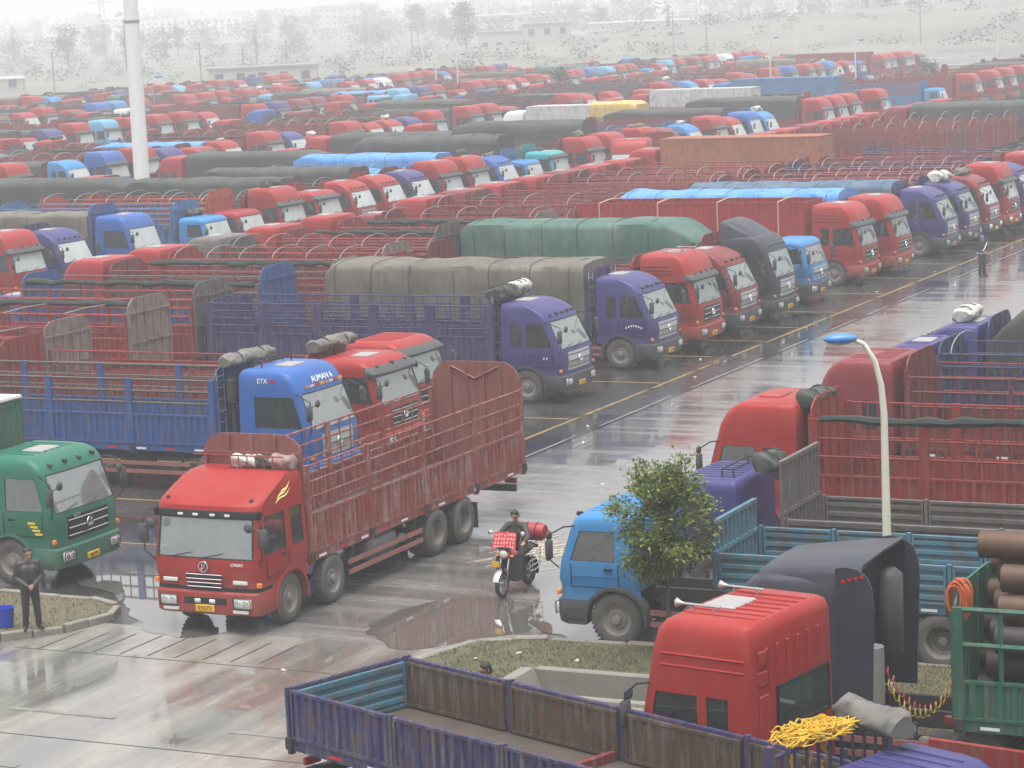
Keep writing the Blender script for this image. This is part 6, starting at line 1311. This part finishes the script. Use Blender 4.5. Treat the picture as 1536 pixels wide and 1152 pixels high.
# ------------------------------------------------------------------ far lamps, poles, trees, buildings, hill
for x, y, h, a in ((-139, 274, 6.2, 26), (-145, 280, 6.2, 150), (-90, 275, 6.2, 30), (-100, 275, 6.8, 30), (-211, 403, 6.2, 20), (-220, 431, 6.2, 200), (-176, 412, 6.2, 200), (-155, 440, 6.2, 20), (-115, 428, 6.5, 20)):
    lamp(x, y, h, a, 'slim street lamp with a blue head standing in the hazy far lot', .09, 'street lamps of the far lot')
gp_ = thing('lamp_gantry', 'red framed lamp post with a blue head beside the white mast', 'street lamp', (-168, 251, 0))
part('post', gp_, plain('gantry_pink', (.55, .2, .18), .5), lambda m: ([m.tube([(x, 0, 0), (x, 0, 4.2)], .07, 6) for x in (0, 1.2)], m.tube([(0, 0, 4.2), (1.2, 0, 4.2)], .07, 6), m.tube([(0, 0, 2.4), (1.2, 0, 2.4)], .06, 6))); part('arm', gp_, POLE, lambda m: m.tube([(.1, 0, 4.1), (.5, 0, 5.0), (1.5, 0, 5.4)], .08, 6)); part('lamp_head', gp_, LBLUE, lambda m: m.ball((2.0, 0, 5.4), (.6, .25, .16), 10, 6), smooth=60)
WOOD = plain('pole_concrete', (.22, .21, .2), .8)
for i, (x, y, h) in enumerate(((-267, 371, 7.2), (-240, 405, 7.0), (-247, 387, 7.4), (-240, 390, 6.2), (-275, 520, 8.5), (-178, 455, 7.8), (-205, 505, 8.5), (-150, 500, 8.5))):
    t = thing('utility_pole', 'concrete utility pole with cross arms in the hazy field', 'utility pole', (x, y, 0), .5, 'utility poles beyond the lot')
    part('pole', t, WOOD, lambda m: m.tube([(0, 0, 0), (0, 0, h)], [.16, .1], 8), ('up', h)); part('cross_arm', t, WOOD, lambda m: m.box(-.9, .9, -.06, .06, h - .5, h - .38), ('uc', h)); part('cross_arm', t, WOOD, lambda m: m.box(-.7, .7, -.06, .06, h - 1.2, h - 1.08), ('uc2', h))
    part('insulator', t, WHITE, lambda m: [m.lathe([(h - .38, .05), (h - .2, .04)], 6, 'z', (q, 0, 0), True) for q in (-.8, -.4, .4, .8)], ('ui', h))
FW = plain('render_pale', (.45, .43, .4), .8, var=.2); FR = plain('roof_grey', (.28, .27, .27), .7); FWIN = plain('window_dark', (.06, .07, .08), .2)
def building(x, y, rz, w, d, h, floors, label, roofm=FR, wallm=FW):
    t = thing('building', label, 'building', (x, y, -.03), R(rz))
    part('wall', t, wallm, lambda m: m.box(-w / 2, w / 2, -d / 2, d / 2, 0, h)); part('roof', t, roofm, lambda m: m.box(-w / 2 - .3, w / 2 + .3, -d / 2 - .3, d / 2 + .3, h + .002, h + .35))
    n = int(w / 3.2)
    for f in range(floors):
        z = h / floors * f + .9
        for k in range(n):
            x_ = -w / 2 + w * (k + .5) / n; wn = part('window', t, FWIN, lambda m: m.box(-.7, .7, -.05, .03, 0, 1.4), 'fwin', (x_, -d / 2 - .01, z)); part('sill', wn, FW, lambda m: m.box(-.8, .8, -.15, -.05, -.1, -.003), 'fsill')
    return t
building(-256, 552, 26, 11, 8, 6.4, 2, 'two storey pale house beyond the far trucks'); building(-276, 575, 26, 17, 8, 4.6, 1, 'long low pale house beside the two storey house')
building(-247, 600, 20, 26, 8, 2.4, 1, 'low white roofed shed in the hazy field', WHITE); building(-290, 690, 26, 30, 10, 4.5, 1, 'white roofed shed behind the row of trees', WHITE)
building(-718, 1100, 26, 70, 14, 10, 3, 'long pale factory block fading into the haze', WHITE, WHITE); building(-640, 1140, 26, 34, 14, 13, 4, 'pale apartment block fading into the haze'); building(-170, 660, 26, 46, 9, 3.2, 1, 'long white roofed shed on the slope', WHITE); building(-420, 880, 20, 60, 12, 7, 2, 'pale factory hall behind the field', WHITE)
building(-285, 375, 30, 14, 4, 2.4, 1, 'low white hut beside the utility poles', WHITE); building(-225, 372, 26, 18, 6, 3.0, 1, 'low grey shed at the edge of the lot')
rt_ = random.Random(33)
TG = ('broad leafy tree standing in the hazy field', 'slender upright tree standing in the hazy field')
for k in range(66):
    d = rt_.uniform(620, 1500); a = rt_.uniform(-11.5, 11.0); th = R(26 - a) ; x, y = -math.sin(th) * d, math.cos(th) * d
    slim = rt_.random() < .35; v = rt_.randrange(4)
    far_tree((x, y, -.03), (10, 8, 12, 9)[v] * (1.0 if not slim else 1.15), (3.4, 2.8, 4.0, 3.0)[v] * (.45 if slim else 1), v + 10 * slim, TG[slim], 'trees of the hazy field', slim)
far_tree((-77.2, 259.7, 0), 4.2, 1.3, 3, 'small dark tree standing before the blue box body', None); far_tree((-119.9, 262, 0), 4.6, 1.5, 2, 'thin tree standing before the white box body', None)
LAT = plain('lattice_steel', (.3, .3, .3), .5, .5)
def pylon(x, y, h, w, label, arms=True):
    t = thing('pylon', label, 'pylon', (x, y, 0), .45)
    def f(m):
        for sx in (1, -1):
            for sy in (1, -1): m.tube([(sx * w, sy * w, 0), (sx * w * .35, sy * w * .35, h * .6), (sx * .3, sy * .3, h)], .14, 4)
        n = 9
        for k in range(n):
            z0, z1 = h * k / n, h * (k + 1) / n; r0 = w * (1 - .62 * min(1, z0 / h / .6)) if z0 < h * .6 else w * .38; r1 = w * (1 - .62 * min(1, z1 / h / .6))
            for sx in (1, -1): m.tube([(sx * r0, -r0, z0), (-sx * r1, -r1, z1)], .07, 3); m.tube([(-r0, sx * r0, z0), (-r1, -sx * r1, z1)], .07, 3)
    part('tower', t, LAT, f)
    if arms:
        for z, l in ((h * .72, 6), (h * .84, 5), (h * .95, 4)): part('cross_arm', t, LAT, lambda m: (m.tube([(-l, 0, z), (0, 0, z + .9), (l, 0, z)], .1, 4), m.tube([(-l, 0, z), (l, 0, z)], .1, 4)))
    return t
pylon(-690, 1000, 27, 3, 'lattice power pylon fading into the haze'); pylon(-440, 830, 30, 1.4, 'slim lattice mast fading into the haze', False); pylon(-250, 780, 30, 1.2, 'thin lattice mast behind the two storey house', False)
def hill_z(x, y):
    u = (x + 290) / 420; v = (y - 500 - 20 * math.sin(max(0, min(1, u)) * 4)) / 160
    if not (0 < u < 1 and 0 < v < 1): return 0.0
    e = math.sin(math.pi * u) ** .7 * math.sin(math.pi * v) ** .8
    return -.2 + (8.5 + 3 * noise.noise(Vector((x * .02, y * .02, 0)))) * e
def scrub(m):
    r = random.Random(77)
    for k in range(230):
        a = r.uniform(-12.5, 12); d = r.uniform(470, 780); th = R(26 - a); x, y = -math.sin(th) * d, math.cos(th) * d
        if y < 478 and x > -200: continue
        c = Vector((x, y, hill_z(x, y) - .1)); sz = r.uniform(.7, 2.6); sp = sz * r.uniform(.8, 2.0)
        for j in range(60):
            p = c + Vector((r.gauss(0, .5) * sp, r.gauss(0, .5) * sp, sz * r.random() ** 1.3)); dd = Vector((r.uniform(-1, 1), r.uniform(-1, 1), r.uniform(-.3, .9))).normalized(); nn = Vector((r.uniform(-1, 1), r.uniform(-1, 1), .6)).normalized()
            leaf(m, p, dd, nn, sz * r.uniform(.2, .36), sz * r.uniform(.08, .14))
    for d0, n_, hh in ((760, 26, 4.5), (900, 42, 6.5), (1150, 52, 8.5), (1500, 60, 11), (1950, 60, 15)):
        for k in range(n_):
            a = -12.5 + 24.5 * (k + r.uniform(-.8, .8)) / n_; d = d0 + r.uniform(-70, 70); th = R(26 - a); c = Vector((-math.sin(th) * d, math.cos(th) * d, 0)); sz = hh * r.uniform(.5, 1.15); sp = sz * r.uniform(.6, 1.3)
            for j in range(230):
                p = c + Vector((r.gauss(0, .5) * sp, r.gauss(0, .5) * sp, sz * r.random() ** .7)); dd = Vector((r.uniform(-1, 1), r.uniform(-1, 1), r.uniform(-.3, .9))).normalized(); nn = Vector((r.uniform(-1, 1), r.uniform(-1, 1), .6)).normalized()
                leaf(m, p, dd, nn, sz * r.uniform(.12, .24), sz * r.uniform(.05, .10))
tw = part('treeline', None, FLEAF, scrub); tw['kind'] = 'stuff'; tw['label'] = 'scrub and tree belts fading into the haze beyond the lot'
def hill(m):
    nx, ny = 46, 16; V = []
    for j in range(ny + 1):
        for i in range(nx + 1):
            u, v = i / nx, j / ny; x = -290 + 420 * u; y = 500 + 160 * v + 20 * math.sin(u * 4)
            e = math.sin(math.pi * min(1, u * 1.0)) ** .7 * math.sin(math.pi * v) ** .8; V.append((x, y, -.2 + (8.5 + 3 * noise.noise(Vector((x * .02, y * .02, 0)))) * e + .5 * noise.noise(Vector((x * .08, y * .08, 3))) * e))
    m.add(V, [(j * (nx + 1) + i, j * (nx + 1) + i + 1, (j + 1) * (nx + 1) + i + 1, (j + 1) * (nx + 1) + i) for j in range(ny) for i in range(nx)])
struct(part('hill', None, FIELD, hill, smooth=60))

# ------------------------------------------------------------------ haze
hz = NT('haze_air'); pv = hz.n('VolumePrincipled'); pv.inputs['Color'].default_value = (.925, .945, .975, 1); pv.inputs['Density'].default_value = HAZE_DENSITY; pv.inputs['Anisotropy'].default_value = 0.0
hz.l(pv.outputs[0], hz.out.inputs['Volume'])
ho = part('haze', None, hz.m, lambda m: m.box(-3300, 1300, -250, 3500, -1.1, 42)); ho['kind'] = 'stuff'; ho['label'] = 'pale drizzle haze filling the air over the lot'
